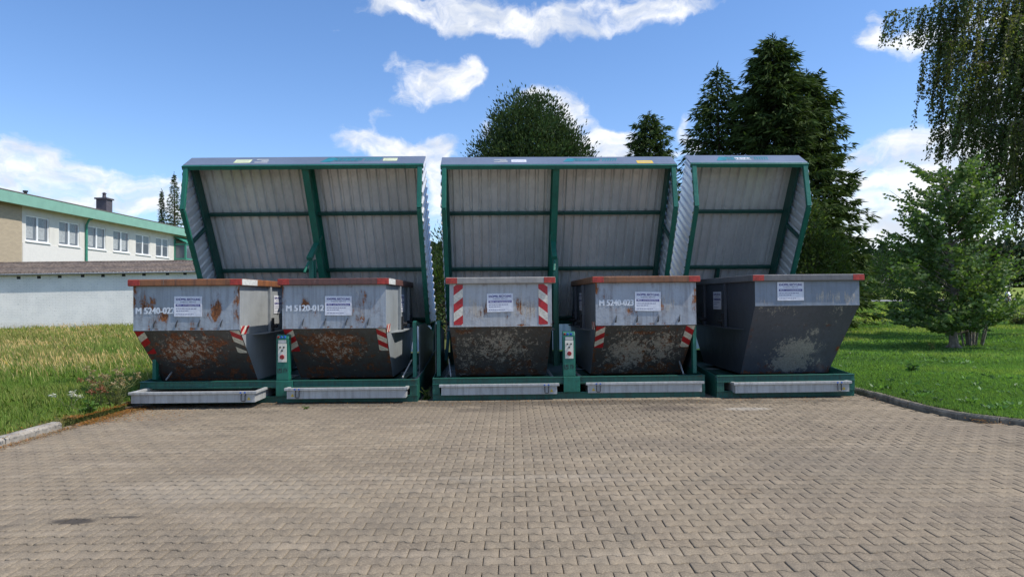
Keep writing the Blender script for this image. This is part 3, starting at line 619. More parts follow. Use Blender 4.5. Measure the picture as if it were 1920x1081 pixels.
# ------------------------------------------------------------------ shelters: base frame, tipping hood
AN = R(30); Y0, Z0, HL, HN, HS, KT = 3.5, 1.2, 3.565, .92, .40, .62
def HP(x, t_, n_): return Vector((x, Y0 - t_ * math.sin(AN) - n_ * math.cos(AN), Z0 + t_ * math.cos(AN) - n_ * math.sin(AN)))
TD = Vector((0, -math.sin(AN), math.cos(AN))); ND = Vector((0, -math.cos(AN), -math.sin(AN)))
def ribs(a, b, pitch=.1825, depth=.044):
    """trapezoid profile: (position, height) breakpoints"""
    out = [(a, 0)]; s = a + pitch * .4
    while s + pitch * .62 < b:
        out += [(s, 0), (s + .022, depth), (s + .055, depth), (s + .077, 0)]; s += pitch
    return out + [(b, 0)]
def build_shelter(X, Y, yaw, W, PW, label, decals, posts, post_x, bays, arm_x, hood_dx=0.0):
    T = empty('skip_shelter', (X, Y, 0), yaw); tag(T, label, 'skip shelter', 'skip shelters with raised corrugated hoods')
    w = W / 2; hx = hood_dx
    # --- hood
    hood = MB(); pr = ribs(-w + .02, w - .02)
    for (a, da), (b2, db) in zip(pr[:-1], pr[1:]):
        hood.face([HP(a + hx, 0, -da), HP(b2 + hx, 0, -db), HP(b2 + hx, HL, -db), HP(a + hx, HL, -da)])
    H = hood.build('hood', M['galv'], T); sol = H.modifiers.new('sheet', 'SOLIDIFY'); sol.thickness = .004
    for s in (-1, 1):
        sd_ = MB(); xs = hx + s * w; pr = ribs(.0, HL - .01, .16, .026)
        def nmx(t_): return HN * min(1, t_ / .53) if t_ < .53 else (HN if t_ < HL - KT else HN + (HS - HN) * (t_ - HL + KT) / KT)
        br = sorted(set([p[0] for p in pr] + [.53, HL - KT])); prd = dict(pr)
        ks = [p[0] for p in pr]; vs_ = [p[1] for p in pr]
        for a, b2 in zip(br[:-1], br[1:]):
            da, db = np.interp(a, ks, vs_), np.interp(b2, ks, vs_)
            sd_.face([HP(xs + s * da, a, 0), HP(xs + s * da, a, nmx(a)), HP(xs + s * db, b2, nmx(b2)), HP(xs + s * db, b2, 0)][::s])
        q = sd_.build('side_wall', M['galv'], H); sol = q.modifiers.new('sheet', 'SOLIDIFY'); sol.thickness = .004
        # edge tubes: lip, slope, long edge, bottom
        fr = MB(); xi = xs - s * .035
        for (p, q2) in (((HL, HS), (HL - KT, HN)), ((HL - KT, HN), (.53, HN)), ((.53, HN), (.0, .0))):
            a, b2 = HP(xi, *p), HP(xi, *q2); fr.bar(a, b2, .085, .06, (1, 0, 0))
        fr.build('edge_frame', M['green'], H, bevel=.008)
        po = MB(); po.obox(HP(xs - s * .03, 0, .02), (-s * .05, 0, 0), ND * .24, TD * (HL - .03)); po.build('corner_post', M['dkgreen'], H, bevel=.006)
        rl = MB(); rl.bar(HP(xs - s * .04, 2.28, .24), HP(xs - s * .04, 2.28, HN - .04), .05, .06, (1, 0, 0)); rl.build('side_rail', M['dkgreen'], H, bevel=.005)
    lip = MB(); lip.obox(HP(-w + hx - .03, HL, -.035), (W + .06, 0, 0), ND * (HS + .01), TD * .03); LP = lip.build('front_lip', M['strip'], H, bevel=.006)
    eb = MB(); eb.obox(HP(-w + hx - .032, HL - .05, HS - .01), (W + .064, 0, 0), ND * .05, TD * .078); eb.build('lip_beam', M['green'], H, bevel=.006)
    for tt in (2.45, 1.22, .03):
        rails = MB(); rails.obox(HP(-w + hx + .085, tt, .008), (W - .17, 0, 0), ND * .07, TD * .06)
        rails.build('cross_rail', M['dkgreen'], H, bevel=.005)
    bb = MB(); bb.obox(HP(-w + hx, -.075, -.02), (W, 0, 0), ND * .10, TD * .074); bb.build('hinge_beam', M['green'], H, bevel=.006)
    if bays == 2:
        ib = MB()
        ib.obox(HP(arm_x - .06, .04, HS - .02), (.12, 0, 0), ND * .018, TD * (HL - .09)); ib.obox(HP(arm_x - .008, .04, .02), (.016, 0, 0), ND * (HS - .04), TD * (HL - .09))
        ib.obox(HP(arm_x - .06, .04, .004), (.12, 0, 0), ND * .016, TD * (HL - .09)); ib.build('middle_beam', M['green'], H)
        ar = MB(); ax_ = arm_x
        a, b2 = Vector((ax_, 2.40, 2.90)), Vector((ax_ - .02, 1.72, 2.42))
        ar.bar(a, b2, .10, .07, (1, 0, 0)); ar.bar(b2 + Vector((.0, -.02, -.05)), b2 + Vector((-.03, -.2, -.26)), .035, .035, (1, 0, 0))
        ar.bar(b2 + Vector((.02, .10, -.02)), Vector((ax_, 1.95, .36)), .085, .10, (1, 0, 0)); ar.bar(b2 + Vector((.07, .16, .0)), Vector((ax_ + .07, 2.0, .36)), .025, .03, (1, 0, 0))
        ar.build('lifting_arm', M['green'], T, bevel=.005)
    else:
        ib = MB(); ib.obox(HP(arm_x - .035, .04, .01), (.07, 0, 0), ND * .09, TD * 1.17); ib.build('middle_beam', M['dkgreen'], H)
    # decals on the lip: kind, x0, x1, lo, hi (fractions of its height)
    for (kd, x0, x1, lo, hi) in decals:
        o_ = HP(x0 + hx, HL + .0315, HS * (1 - lo)); up = ND * (-(hi - lo) * HS); u = Vector((x1 - x0, 0, 0)); mb = MB()
        nrm = TD * .0015
        def quad(a, b2, c, d, sk_=0.0):
            mb.face([o_ + u * (a + sk_ * c) + up * c + nrm, o_ + u * (b2 + sk_ * c) + up * c + nrm, o_ + u * (b2 + sk_ * d) + up * d + nrm, o_ + u * (a + sk_ * d) + up * d + nrm])
        if kd == 'logo':      # slanted emblem: solid block, long bar, slanted letters too worn to read, thin bars
            quad(0, .17, 0, 1, .10); quad(.19, .98, .86, 1.0, .02)
            for k in range(7): quad(.215 + k * .065, .26 + k * .065, .32, .72, .03)
            quad(.215, .66, .62, .74, .03); quad(.215, .66, .30, .40, .03)
            for k in range(6): quad(.70 + k * .045, .722 + k * .045, .22, .80, .05)
            quad(.17, .62, .10, .18, .03)
            mb.build('faded_logo', M['teal'], LP)
        elif kd == 'outline':
            quad(0, 1, 0, .16); quad(0, .9, .84, 1); quad(.45, 1, .42, .56); mb.build('worn_label', M['palepaint'], LP)
        else:
            quad(0, 1, 0, 1); lb = mb.build('label', M[kd], LP)
            mb2 = MB(); mb = mb2
            nrm = TD * .0025; quad(.12, .88, .42, .54); mb2.build('label_print', M['greyink'], lb)
    # --- base frame
    p = PW / 2
    bf = MB()
    bf.box(-p, p, .02, .035, .262, .358); bf.box(-p, p, .0, .08, .35, .364); bf.box(-p, p, .0, .08, .256, .270)       # front channel
    bf.box(-p, p, .03, .045, .0, .11); bf.box(-p, p, .01, .08, .098, .112)                                           # ground beam
    for s in (-1, 1):
        a, c = sorted((s * p, s * (p - .12))); bf.box(a, c, .012, .10, .113, .255)
        a, c = sorted((s * p, s * (p - .012))); bf.prism([(a, .1, 0), (a, 3.7, 0), (a, 3.7, .62), (a, 2.6, .62), (a, .9, .42), (a, .1, .36)], (c - a, 0, 0))
    bf.box(-p + .02, p - .02, 3.66, 3.76, 0, .5)
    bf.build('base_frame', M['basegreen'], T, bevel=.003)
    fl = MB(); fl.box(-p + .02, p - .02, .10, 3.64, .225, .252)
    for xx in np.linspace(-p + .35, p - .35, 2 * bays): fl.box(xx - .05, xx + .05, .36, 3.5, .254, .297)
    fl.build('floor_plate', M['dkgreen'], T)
    # translucent corrugated rear skirt
    rs = MB(); pr = ribs(-p + .05, p - .05, .16, .03)
    for (a, da), (b2, db) in zip(pr[:-1], pr[1:]): rs.face([(a, 3.74 - da + .05, .52), (b2, 3.74 - db + .05, .52), (b2, 3.74 - db + .05, 1.16), (a, 3.74 - da + .05, 1.16)])
    rs.build('rear_skirt', M['grp'], T)
    for xx in ([-p + .1, 0, p - .1] if bays == 2 else [-p + .1, p - .1]):
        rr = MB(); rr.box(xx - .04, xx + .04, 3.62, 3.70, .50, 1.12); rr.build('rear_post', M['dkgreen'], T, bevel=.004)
    for s in posts:
        x_ = s * (p - .08); g = MB()
        g.box(x_ - .03, x_ + .03, .30, .40, .365, 1.28); g.bar((x_, .35, 1.27), (x_, 1.0, 1.20), .06, .05, (1, 0, 0)); g.build('guide_post', M['green'], T, bevel=.004)
        g = MB(); g.bar((x_, 2.1, .45), (x_, 3.35, 1.2), .06, .06, (1, 0, 0)); g.build('brace', M['green'], T, bevel=.004)
        g = MB(); xo = s * (p - .02); g.prism([(xo - .003, .42, .40), (xo - .003, 2.5, .46), (xo - .003, 2.5, 1.02), (xo - .003, 1.3, 1.22), (xo - .003, .42, 1.22)], (.006, 0, 0)); g.build('side_shield', M['galvdark'], T)
        for k in (.30,):
            g = MB(); xx = s * (p - .28); g.bar((xx, .30, .365), (xx + s * .07, .9, .60), .02, .02, (1, 0, 0)); g.build('guide_rod', M['galv_tray'], T)
    if post_x is not None:
        cp = MB(); cp.box(post_x - .10, post_x + .10, .02, .16, .366, 1.03); cp.prism([(post_x - .10, .02, 1.032), (post_x - .10, .16, 1.032), (post_x - .10, .16, 1.10), (post_x - .10, .06, 1.10)], (.20, 0, 0))
        cp.box(post_x - .10, post_x + .17, -.012, .018, .115, .36)
        CP = cp.build('control_post', M['green'], T, bevel=.006)
        pn = MB(); pn.box(post_x - .068, post_x + .068, .008, .018, .66, .955); PN = pn.build('control_panel', M['cream'], CP, bevel=.003)
        hd = MB(); hd.box(post_x - .062, post_x + .062, .009, .018, .962, 1.015); hd.build('plate', M['galv_tray'], CP)
        for (dx, dz, r_, mt, nm) in ((-.03, .90, .013, 'black', 'push_button'), (.03, .90, .013, 'black', 'push_button'), (0, .845, .013, 'black', 'push_button'), (0, .745, .036, 'darkred', 'emergency_button')):
            b_ = MB(); b_.tube([(post_x + dx, .008, dz), (post_x + dx, -.012, dz), (post_x + dx, -.016, dz)], [r_, r_, r_ * .8], 14); b_.build(nm, M[mt], PN)
        for dx, mt in ((-.07, 'darkred'), (-.02, 'blue'), (.035, 'blue')):
            b_ = MB(); b_.tube([(post_x + dx, .045, 1.06), (post_x + dx, .02, 1.055)], [.02, .017], 12); b_.build('signal_lamp', M[mt], CP)
        gl = MB()
        for dx in (-.045,):
            gl.box(post_x + dx - .035, post_x + dx + .03, .0165, .019, .49, .50); gl.box(post_x + dx - .035, post_x + dx - .026, .0165, .019, .50, .565); gl.box(post_x + dx + .021, post_x + dx + .03, .0165, .019, .50, .565); gl.box(post_x + dx - .012, post_x + dx + .01, .0165, .019, .525, .56)
        gl.build('pictogram', M['rubber'], CP); gl = MB()
        gl.box(post_x + .02, post_x + .028, .0165, .019, .495, .56); gl.box(post_x + .028, post_x + .05, .0165, .019, .552, .56); gl.box(post_x + .055, post_x + .063, .0165, .019, .495, .56); gl.box(post_x + .063, post_x + .08, .0165, .019, .525, .533)
        gl.build('pictogram', M['rubber'], CP)
    return T
m, t, b = new_mat('translucent_sheet'); b.inputs['Base Color'].default_value = (.62, .68, .78, 1); b.inputs['Roughness'].default_value = .5
tr = t.n.new('ShaderNodeBsdfTranslucent'); tr.inputs[0].default_value = (.72, .78, .90, 1); ms = t.n.new('ShaderNodeMixShader'); ms.inputs[0].default_value = .75
t.l.new(b.outputs[0], ms.inputs[1]); t.l.new(tr.outputs[0], ms.inputs[2]); t.l.new(ms.outputs[0], t.n['Material Output'].inputs[0]); M['grp'] = m
M['galvdark'] = steel('galvanised_sheet_dull', (0.15, 0.18, 0.20), (0.07, 0.09, 0.09), rust=-.3, scratch=-.3, grime=.6, seed=7, rough=.38, metal=.4)
M['darkred'] = simple('red_plastic', (0.25, 0.012, 0.014), .4)

build_shelter(-3.77, 11.0, R(.3), 4.31, 4.46, 'two bay shelter with grey raised hood over the two rusty skips next to the grass',
    [('paleyellow', -1.30, -1.0, .28, .72), ('outline', -.92, -.68, .30, .75), ('logo', .28, 1.40, .30, .92), ('paleyellow', 1.42, 1.68, .42, .80)], (-1, 1), .06, 2, .02)
build_shelter(.93, 11.2, R(1.6), 4.31, 4.48, 'two bay shelter with grey raised hood over the striped middle skip and its neighbour',
    [('outline', -1.2, -.95, .35, .70), ('white', -.88, -.60, .34, .68), ('logo', .08, 1.12, .36, .84), ('yellow', 1.46, 1.76, .12, .50)], (-1, 1), .0, 2, -.05)
build_shelter(4.48, 11.2, R(2.4), 2.15, 2.30, 'single bay shelter with narrow raised hood over the dark slate grey skip',
    [('logo', -.58, .45, .30, .84), ('white', -.20, .10, .42, .74)], (), None, 1, -.12, hood_dx=-.02)

# ------------------------------------------------------------------ drip trays
def build_tray(X, Y, yaw, side, label, w=1.88):
    T = empty('drip_tray', (X, Y, 0), yaw); tag(T, label, 'drip tray', 'drip trays below the skips')
    h = w / 2; z0, z1, D = .095, .225, 2.2; mb = MB()
    mb.box(-h, h, 0, .006, z0, z1); mb.box(-h, h, D - .006, D, z0, z1); mb.box(-h, -h + .006, .006, D - .006, z0, z1); mb.box(h - .006, h, .006, D - .006, z0, z1); mb.box(-h + .006, h - .006, .006, D - .006, z0, z0 + .006)
    mb.build('tray_body', M['galv_tray'], T)
    r = MB(); r.box(-h - .035, h + .035, -.03, .03, z1 + .001, z1 + .043); r.box(-h - .035, -h + .02, .031, D, z1 + .001, z1 + .04); r.box(h - .02, h + .035, .031, D, z1 + .001, z1 + .04); r.box(-h - .035, h + .035, D + .001, D + .05, z1 + .001, z1 + .04)
    r.build('tray_rim', M['galv_tray'], T, bevel=.006)
    x = side * (h - .17)
    hd = MB(); hd.tube([(x - .03, -.004, z1 - .005), (x - .03, -.022, z1 - .02), (x - .03, -.022, z0 + .03), (x - .02, -.022, z0 + .02), (x + .02, -.022, z0 + .02), (x + .03, -.022, z0 + .03), (x + .03, -.022, z1 - .02), (x + .03, -.004, z1 - .005)], .0065, 6); hd.build('handle', M['black'], T)
    lb = MB(); x2 = x + side * .08; lb.prism([(x2 - .028, -.002, z0 + .035), (x2 + .028, -.002, z0 + .035), (x2, -.002, z0 + .085)], (0, -.003, 0)); lb.build('warning_label', M['yellow'], T)
    for k in (-.035, .03):
        d = MB(); d.box(x + k - .012, x + k + .012, -.033, -.031, z1 + .012, z1 + .033); d.build('blue_mark', M['blue'], T)
    return T
build_tray(-4.91, 10.50, R(1.2), 1, 'galvanised drip tray pulled furthest out, next to the grass verge')
build_tray(-2.64, 10.84, R(.5), -1, 'galvanised drip tray pulled slightly out below the skip numbered M 5120-012')
build_tray(-.22, 11.11, R(1.4), 1, 'galvanised drip tray pushed in below the skip with striped upper front')
build_tray(2.17, 11.23, R(1.4), -1, 'galvanised drip tray pushed in below the skip numbered M 5240-023')
build_tray(4.53, 11.08, R(2.6), 1, 'galvanised drip tray below the dark slate skip beside the mown lawn')

# ------------------------------------------------------------------ garage with fibre cement roof
def build_garage():
    T = empty('garage', (-24, 36, 0)); tag(T, 'low white painted brick garage with brown corrugated roof, across the grass', 'garage'); o0 = Vector((-24, 36, 0))
    a = Vector((-31, 33.75, 0)); b2 = Vector((-15.6, 38.1, 0)); u = (b2 - a).normalized(); n = Vector((u.y, -u.x, 0)); Lw = (b2 - a).length; dp = -n * 5.0
    def hz(s): return 3.03 + .30 * s / Lw
    m, t, b = new_mat('white_brick'); c = t.coord('Object')
    bt = t.n.new('ShaderNodeTexBrick'); bt.inputs['Scale'].default_value = 1.0; bt.inputs['Brick Width'].default_value = .26; bt.inputs['Row Height'].default_value = .085; bt.inputs['Mortar Size'].default_value = .007
    X, Y, Z = t.sep(c); uv = t.comb(t.math('ADD', t.math('MULTIPLY', X, u.x), t.math('MULTIPLY', Y, u.y)), Z, 0.0); t.put(bt.inputs['Vector'], uv)
    n1 = t.noise(c, 1.2, 5, .6); n2 = t.noise(c, 14, 5, .7)
    col = t.mix(t.step(n1, .3, .7), (.84, .82, .77), (.76, .75, .71)); col = t.mix(t.math('MULTIPLY', bt.outputs['Fac'], t.step(n1, .35, .65, .08, .45)), col, (.40, .41, .40)); col = t.mix(t.math('MULTIPLY', t.step(n2, .58, .68), .6), col, (.36, .36, .34))
    col = t.mix(t.math('MULTIPLY', t.step(Z, .75, .25), t.step(n2, .35, .65)), col, (.48, .42, .32))
    t.put(b.inputs['Base Color'], col); b.inputs['Roughness'].default_value = .85; t.put(b.inputs['Normal'], t.bump(t.math('SUBTRACT', n2, t.math('MULTIPLY', bt.outputs['Fac'], 1.0)), .4, .01))
    w = MB(); A, B = a - o0, b2 - o0; zl = Vector((0, 0, -.3))
    f = [A + zl, B + zl, B + Vector((0, 0, hz(Lw))), A + Vector((0, 0, hz(0)))]
    w.prism(f, -n * .24); w.prism([B + zl, B + dp + zl, B + dp + Vector((0, 0, 4.2)), B + Vector((0, 0, hz(Lw)))], -u * .24); w.build('wall', m, T)
    mr = simple('fibre_cement', (.135, .105, .085), .95, var=.5, scale=3, bump=.4); r = MB(); N = int(Lw / .177 * 6); ov = n * .27
    rise_ = .80; prev = None; rows = [(0.0, 0.0), (.34, .36), (.67, .69), (1.0, 1.0)]
    for i in range(N + 1):
        s = i / N * Lw; wv = .028 * math.sin(2 * math.pi * s / .177); p = A + u * s
        cur = [p + ov + (dp - ov) * q * .9 + Vector((0, 0, hz(s) + .03 + rise_ * q + wv)) for q in (0, .5, 1)]
        if prev:
            for k in range(2): r.face([prev[k], cur[k], cur[k + 1], prev[k + 1]])
        prev = cur
    ro = r.build('roof', mr, T, smooth=True); sm = ro.modifiers.new('sheet', 'SOLIDIFY'); sm.thickness = .012
    rc = MB(); q0 = A + dp * .9 + Vector((0, 0, hz(0) + rise_ + .03)); q1 = B + dp * .9 + Vector((0, 0, hz(Lw) + rise_ + .03)); rc.tube([q0, q1], .07, 8); rc.build('ridge_cap', mr, ro)
    g = MB(); g.tube([A + n * .27 + Vector((0, 0, hz(0) - .03)), B + n * .27 + Vector((0, 0, hz(Lw) - .03))], .045, 8); g.build('gutter', simple('zinc_gutter', (.30, .31, .32), .4, metal=.5), T)
    for px_, py_ in ((35, 520), (73, 519), (112, 518), (155, 516.5), (193, 516), (232, 515), (270, 514), (314, 512.5), (347, 512)):
        d = cam.matrix_world.to_3x3() @ Vector(((px_ - 960) / F, -(py_ - 540.5) / F, -1)); o_ = Vector((0, 0, HC)); k = (a - o_).dot(n) / d.dot(n); h = o_ + d * k - o0
        v = MB(); v.obox(h - u * .085 - Vector((0, 0, .085)) - n * .03, u * .17, n * .034, Vector((0, 0, .14))); v.build('vent', M['rubber'], T)
build_garage()

# ------------------------------------------------------------------ office building
def build_office():
    BX = -31.15; T = empty('office_building', (BX, 55, 0)); tag(T, 'long two storey building with mint green roof edge and a row of white windows', 'building')
    def E(x): return x - BX
    ox, oy = BX, 55
    plaster = simple('white_plaster', (.66, .63, .56), .85, var=.06, scale=2, bump=.2); cream = None
    m, t, b = new_mat('cream_brick'); c = t.coord('Object'); X, Y, Z = t.sep(c); bt = t.n.new('ShaderNodeTexBrick'); t.put(bt.inputs['Vector'], t.comb(Y, Z, 0.0)); bt.inputs['Scale'].default_value = 1
    bt.inputs['Brick Width'].default_value = .25; bt.inputs['Row Height'].default_value = .08; bt.inputs['Mortar Size'].default_value = .006; bt.inputs['Color1'].default_value = (.46, .37, .25, 1); bt.inputs['Color2'].default_value = (.40, .32, .22, 1); bt.inputs['Mortar'].default_value = (.34, .29, .21, 1)
    t.put(b.inputs['Base Color'], bt.outputs[0]); b.inputs['Roughness'].default_value = .9; cream = m
    mint = simple('mint_fascia', (.21, .40, .30), .5, var=.08, scale=1.5); roofm = simple('roof_felt', (.13, .115, .10), .95, var=.3, scale=4)
    frame = simple('window_frame_white', (.80, .80, .78), .4, var=.03)
    mg, tg, bg = new_mat('window_glass'); bg.inputs['Base Color'].default_value = (.11, .13, .15, 1); bg.inputs['Roughness'].default_value = .04; bg.inputs['Specular IOR Level'].default_value = .8
    curt = simple('curtain', (.36, .38, .38), .8, var=.2, scale=8); dkgl = simple('dark_room', (.03, .035, .045), .1, var=.3)
    z0, z1 = 5.62, 7.30; S = 7.80; wins = [(43.72 + 3.2 * i, 45.94 + 3.2 * i) for i in range(6)]; bay = (62.9, 66.6)
    def L(y): return y - oy
    # walls: parapet below the sills, band above the windows, piers between
    w = MB(); th = -.32
    w.box(th, 0, L(43.3), L(70), -1, z0); w.box(th, 0, L(43.3), L(70), z1, S)
    ys = [43.3] + [v for q in wins for v in q] + [bay[0], bay[1], 70]
    for i in range(0, len(ys), 2): w.box(th, 0, L(ys[i]), L(ys[i + 1]), z0, z1)
    w.box(-10, th, L(69.7), L(70), -1, S); w.build('wall', plaster, T)
    w = MB(); w.box(th, .06, L(28), L(43.3), -1, S); w.box(-10, th, L(28), L(28.3), -1, S); w.build('brick_wall', cream, T)
    pn = MB()
    for (a, b2) in ((43.42, 49.55), (50.0, 62.6)): pn.box(.001, .035, L(a), L(b2), 3.6, z0 - .12)
    pn.build('plaster_panel', simple('white_panel', (.70, .67, .61), .7, var=.04), T)
    for i, (a, b2) in enumerate(wins):
        f = MB(); fw = .09; x0, x1 = -.14, -.05
        f.box(x0, x1, L(a), L(a) + fw, z0, z1); f.box(x0, x1, L(b2) - fw, L(b2), z0, z1); f.box(x0, x1, L(a) + fw, L(b2) - fw, z0, z0 + fw); f.box(x0, x1, L(a) + fw, L(b2) - fw, z1 - fw, z1)
        mid = (a + b2) / 2; f.box(x0, x1 + .01, L(mid) - .08, L(mid) + .08, z0 + fw, z1 - fw); W_ = f.build('window', frame, T)
        s = MB(); s.box(-.04, .10, L(a) - .08, L(b2) + .08, z0 - .07, z0 - .004); s.build('sill', frame, W_)
        g = MB(); g.box(-.105, -.095, L(a) + fw, L(mid) - .08, z0 + fw, z1 - fw); g.box(-.105, -.095, L(mid) + .08, L(b2) - fw, z0 + fw, z1 - fw); g.build('pane', mg, W_)
        cu_ = MB(); lo = z0 + (.2 if i in (0, 1, 2, 3) else .95)
        for (c0, c1) in ((L(a) + .12, L(mid) - .35 if i < 4 else L(mid) - .1), (L(mid) + .12, L(b2) - .35 if i < 4 else L(b2) - .1)): cu_.box(-.093, -.090, c0, c1, lo, z1 - fw - .01)
        cu_.build('curtain', curt, W_)
    # green bay window
    f = MB(); y0, y1 = L(bay[0]), L(bay[1]); D = 1.1; fw = .14; gm = simple('bay_frame_green', (.04, .24, .16), .5, var=.1)
    for yy in (y0, (y0 + y1) / 2 - .07, y1 - fw): f.box(D - .14, D, yy, yy + fw, 4.2, 7.0)
    for zz in (4.2, 5.5, 6.86): f.box(.0, D + .01, y0 - .01, y1 + .01, zz, zz + fw)
    f.prism([(0, y0 - .05, 7.62), (D + .08, y0 - .05, 7.02), (D + .08, y1 + .05, 7.02), (0, y1 + .05, 7.62)], (0, 0, .08)); f.box(0, .12, y0, y0 + fw, 4.2, 7.4)
    BW = f.build('bay_window', gm, T)
    g = MB(); g.box(D - .09, D - .07, y0 + fw, y1 - fw, 4.34, 6.86); g.box(0, D - .1, y0 + .05, y0 + .07, 4.3, 6.9); g.build('pane', mg, BW)
    # eaves: soffit, mint fascia, roof
    s = MB(); s.box(-.3, .62, L(27.2), L(71), S + .001, S + .10); s.build('soffit', simple('soffit_board', (.50, .46, .36), .8), T)
    fa = MB(); fa.box(.60, .72, L(27.2), L(71), S - .06, S + .62); fa.build('fascia', mint, T)
    r = MB(); r.prism([(.70, L(27.2), S + .64), (.70, L(71), S + .64), (-6, L(71), S + 1.25), (-6, L(27.2), S + 1.25)], (0, 0, .07)); r.prism([(-6, L(27.2), S + 1.25), (-6, L(71), S + 1.25), (-13, L(71), S + .64), (-13, L(27.2), S + .64)], (0, 0, .07)); ro = r.build('roof', roofm, T)
    ch = MB(); cx, cy = -2.3, L(56); zt = 10.05; ch.box(cx - .42, cx + .42, cy - .42, cy + .42, S + .8, zt); ch.box(cx - .52, cx + .52, cy - .52, cy + .52, zt + .001, zt + .12); ch.tube([(cx, cy, zt + .12), (cx, cy, zt + .5)], [.16, .12], 10); ch.tube([(cx, cy, zt + .5), (cx, cy, zt + .62)], [.2, .05], 10); ch.build('chimney', simple('chimney_slate', (.085, .075, .085), .7), ro)
    v = MB(); v.tube([(-.8, L(44.8), S + .6), (-.8, L(44.8), S + 1.12)], .10, 8); v.tube([(-.8, L(44.8), S + 1.12), (-.8, L(44.8), S + 1.22)], .15, 8); v.build('vent_pipe', M['rubber'], ro)
    d = MB(); d.tube([(.55, L(49.8), S - .05), (.3, L(49.8), S - .12), (.11, L(49.8), S - .5), (.11, L(49.8), 0)], .08, 8); d.build('downpipe', gm, T)
build_office()

# ------------------------------------------------------------------ trees
M['needles'] = leafy('conifer_needles', .15, .8, spec=.1)
M['leaves'] = leafy('broad_leaves', .40, .5, spec=.28)
M['grassm'] = leafy('grass_blades', .38, .6, gain=1.35, spec=.2)
M['bark'] = simple('bark', (.10, .075, .055), .9, var=.4, scale=8, bump=.7)
M['bark_pale'] = simple('pale_bark', (.20, .165, .125), .9, var=.4, scale=8, bump=.6)
M['bark_birch'] = simple('birch_bark', (.45, .43, .40), .85, var=.5, scale=5, bump=.5)

def spruce(name, x, y, h, r, label, seed, n=1.0, zmin=.04, dense=1.0, shape=.8, droop=.55, group='dark spruces behind the shelters'):
    g = np.random.default_rng(seed); z0 = float(rise(x, y)); T = empty(name, (x, y, z0)); tag(T, label, 'tree', group)
    tk = MB(); tk.tube([(0, 0, -.2), (.05, 0, h * .5), (0, 0, h * .985)], [h * .017, h * .01, .015], 8); tk.build('trunk', M['bark'], T)
    P = []; A = []; Ls = []; Ws = []; C = []; limbs = MB()
    z = h * zmin
    while z < h * .985:
        fr = 1 - z / h; ln0 = r * fr ** shape; nb = int(5 + 5 * min(1, ln0)); a0 = g.uniform(0, 6.28)
        for k in range(nb):
            ln = ln0 * g.uniform(.62, 1.18); az_ = a0 + k * 6.283 / nb + g.normal(0, .25); el_ = g.normal(.12 + .5 * (1 - fr) ** 3, .12)
            dh = np.array([math.cos(az_), math.sin(az_), 0]); ns = max(3, int(ln * 9 * n))
            if ln > .8 and g.random() < .35:
                q = [(dh[0]*ln*s, dh[1]*ln*s, z + ln * (el_ * s - droop * s * s * .9 + .28 * s ** 3)) for s in (0, .5, 1)]; limbs.tube(q, [.03, .018, .006], 4, cap=False)
            s = np.sort(g.uniform(.12, 1.0, ns)); b = np.outer(s * ln, dh); b[:, 2] = z + ln * (el_ * s - droop * s ** 2 * .9 + .28 * s ** 3)
            per = max(2, int(4 * dense))
            for q in range(per):
                sw = g.normal(0, 1, (ns, 1)); side = np.array([-dh[1], dh[0], 0]) * sw * (1.0 - .5 * s[:, None])
                d = dh * g.uniform(.3, 1.1, (ns, 1)) + side * .8 + np.array([0, 0, 1]) * g.normal(-.35, .3, (ns, 1))
                P.append(b + side * .22 * g.uniform(0, 1, (ns, 1)) * min(1, ln) + g.normal(0, .05, (ns, 3))); A.append(d)
                Ls.append(g.uniform(.22, .55, ns) * (.55 + .45 * min(1, ln))); Ws.append(g.uniform(.05, .12, ns))
                br = g.uniform(.6, 1.25, ns)[:, None]; tip = np.clip((s - .6) * 1.2, 0, .5)[:, None]
                C.append(np.array([.056, .086, .026]) * br + np.array([.04, .055, .015]) * tip * g.uniform(.2, 1.2, (ns, 1)))
        z += (.16 + .26 * fr) * (h / 14) / n ** .3
    # leader
    P.append(np.c_[np.zeros(30), np.zeros(30), g.uniform(h * .95, h * 1.0, 30)]); A.append(np.c_[g.normal(0, .5, 30), g.normal(0, .5, 30), g.uniform(.4, 1.4, 30)]); Ls.append(g.uniform(.15, .35, 30)); Ws.append(np.full(30, .05)); C.append(np.tile([.03, .05, .02], (30, 1)))
    P, A, Ls, Ws, C = map(np.concatenate, (P, A, Ls, Ws, C))
    array_mesh('crown', leaves(P, A, Ls, Ws), M['needles'], T, C); limbs.build('branches', M['bark'], T)
    return T
spruce('spruce_tree', 12.4, 32, 13.9, 3.9, 'tallest broad dark spruce behind the narrow shelter', 3, 1.15, dense=1.3, shape=.62)
spruce('spruce_tree', 10.2, 33.5, 12.9, 3.7, 'slim open spruce left of the tallest spruce, sky between its branches', 5, .8, dense=.8, shape=.72)
spruce('spruce_tree', 14.6, 33.5, 12.6, 3.4, 'dark spruce with rounded shoulder right behind the tallest spruce', 8, 1.0, dense=1.2, shape=.5)
spruce('spruce_tree', 9.6, 47, 13.9, 3.6, 'small spruce tip between the middle and narrow hoods', 9, .9, dense=1.1, shape=.55)
spruce('spruce_tree', -45.5, 92, 17.2, 3.0, 'larger of two distant spruces behind the office roof', 10, .5, .3, dense=1.0, shape=.9)
spruce('spruce_tree', -47.2, 92, 14.9, 1.3, 'thinner of two distant spruces behind the office roof', 12, .6, .3, dense=1.2, shape=.8)

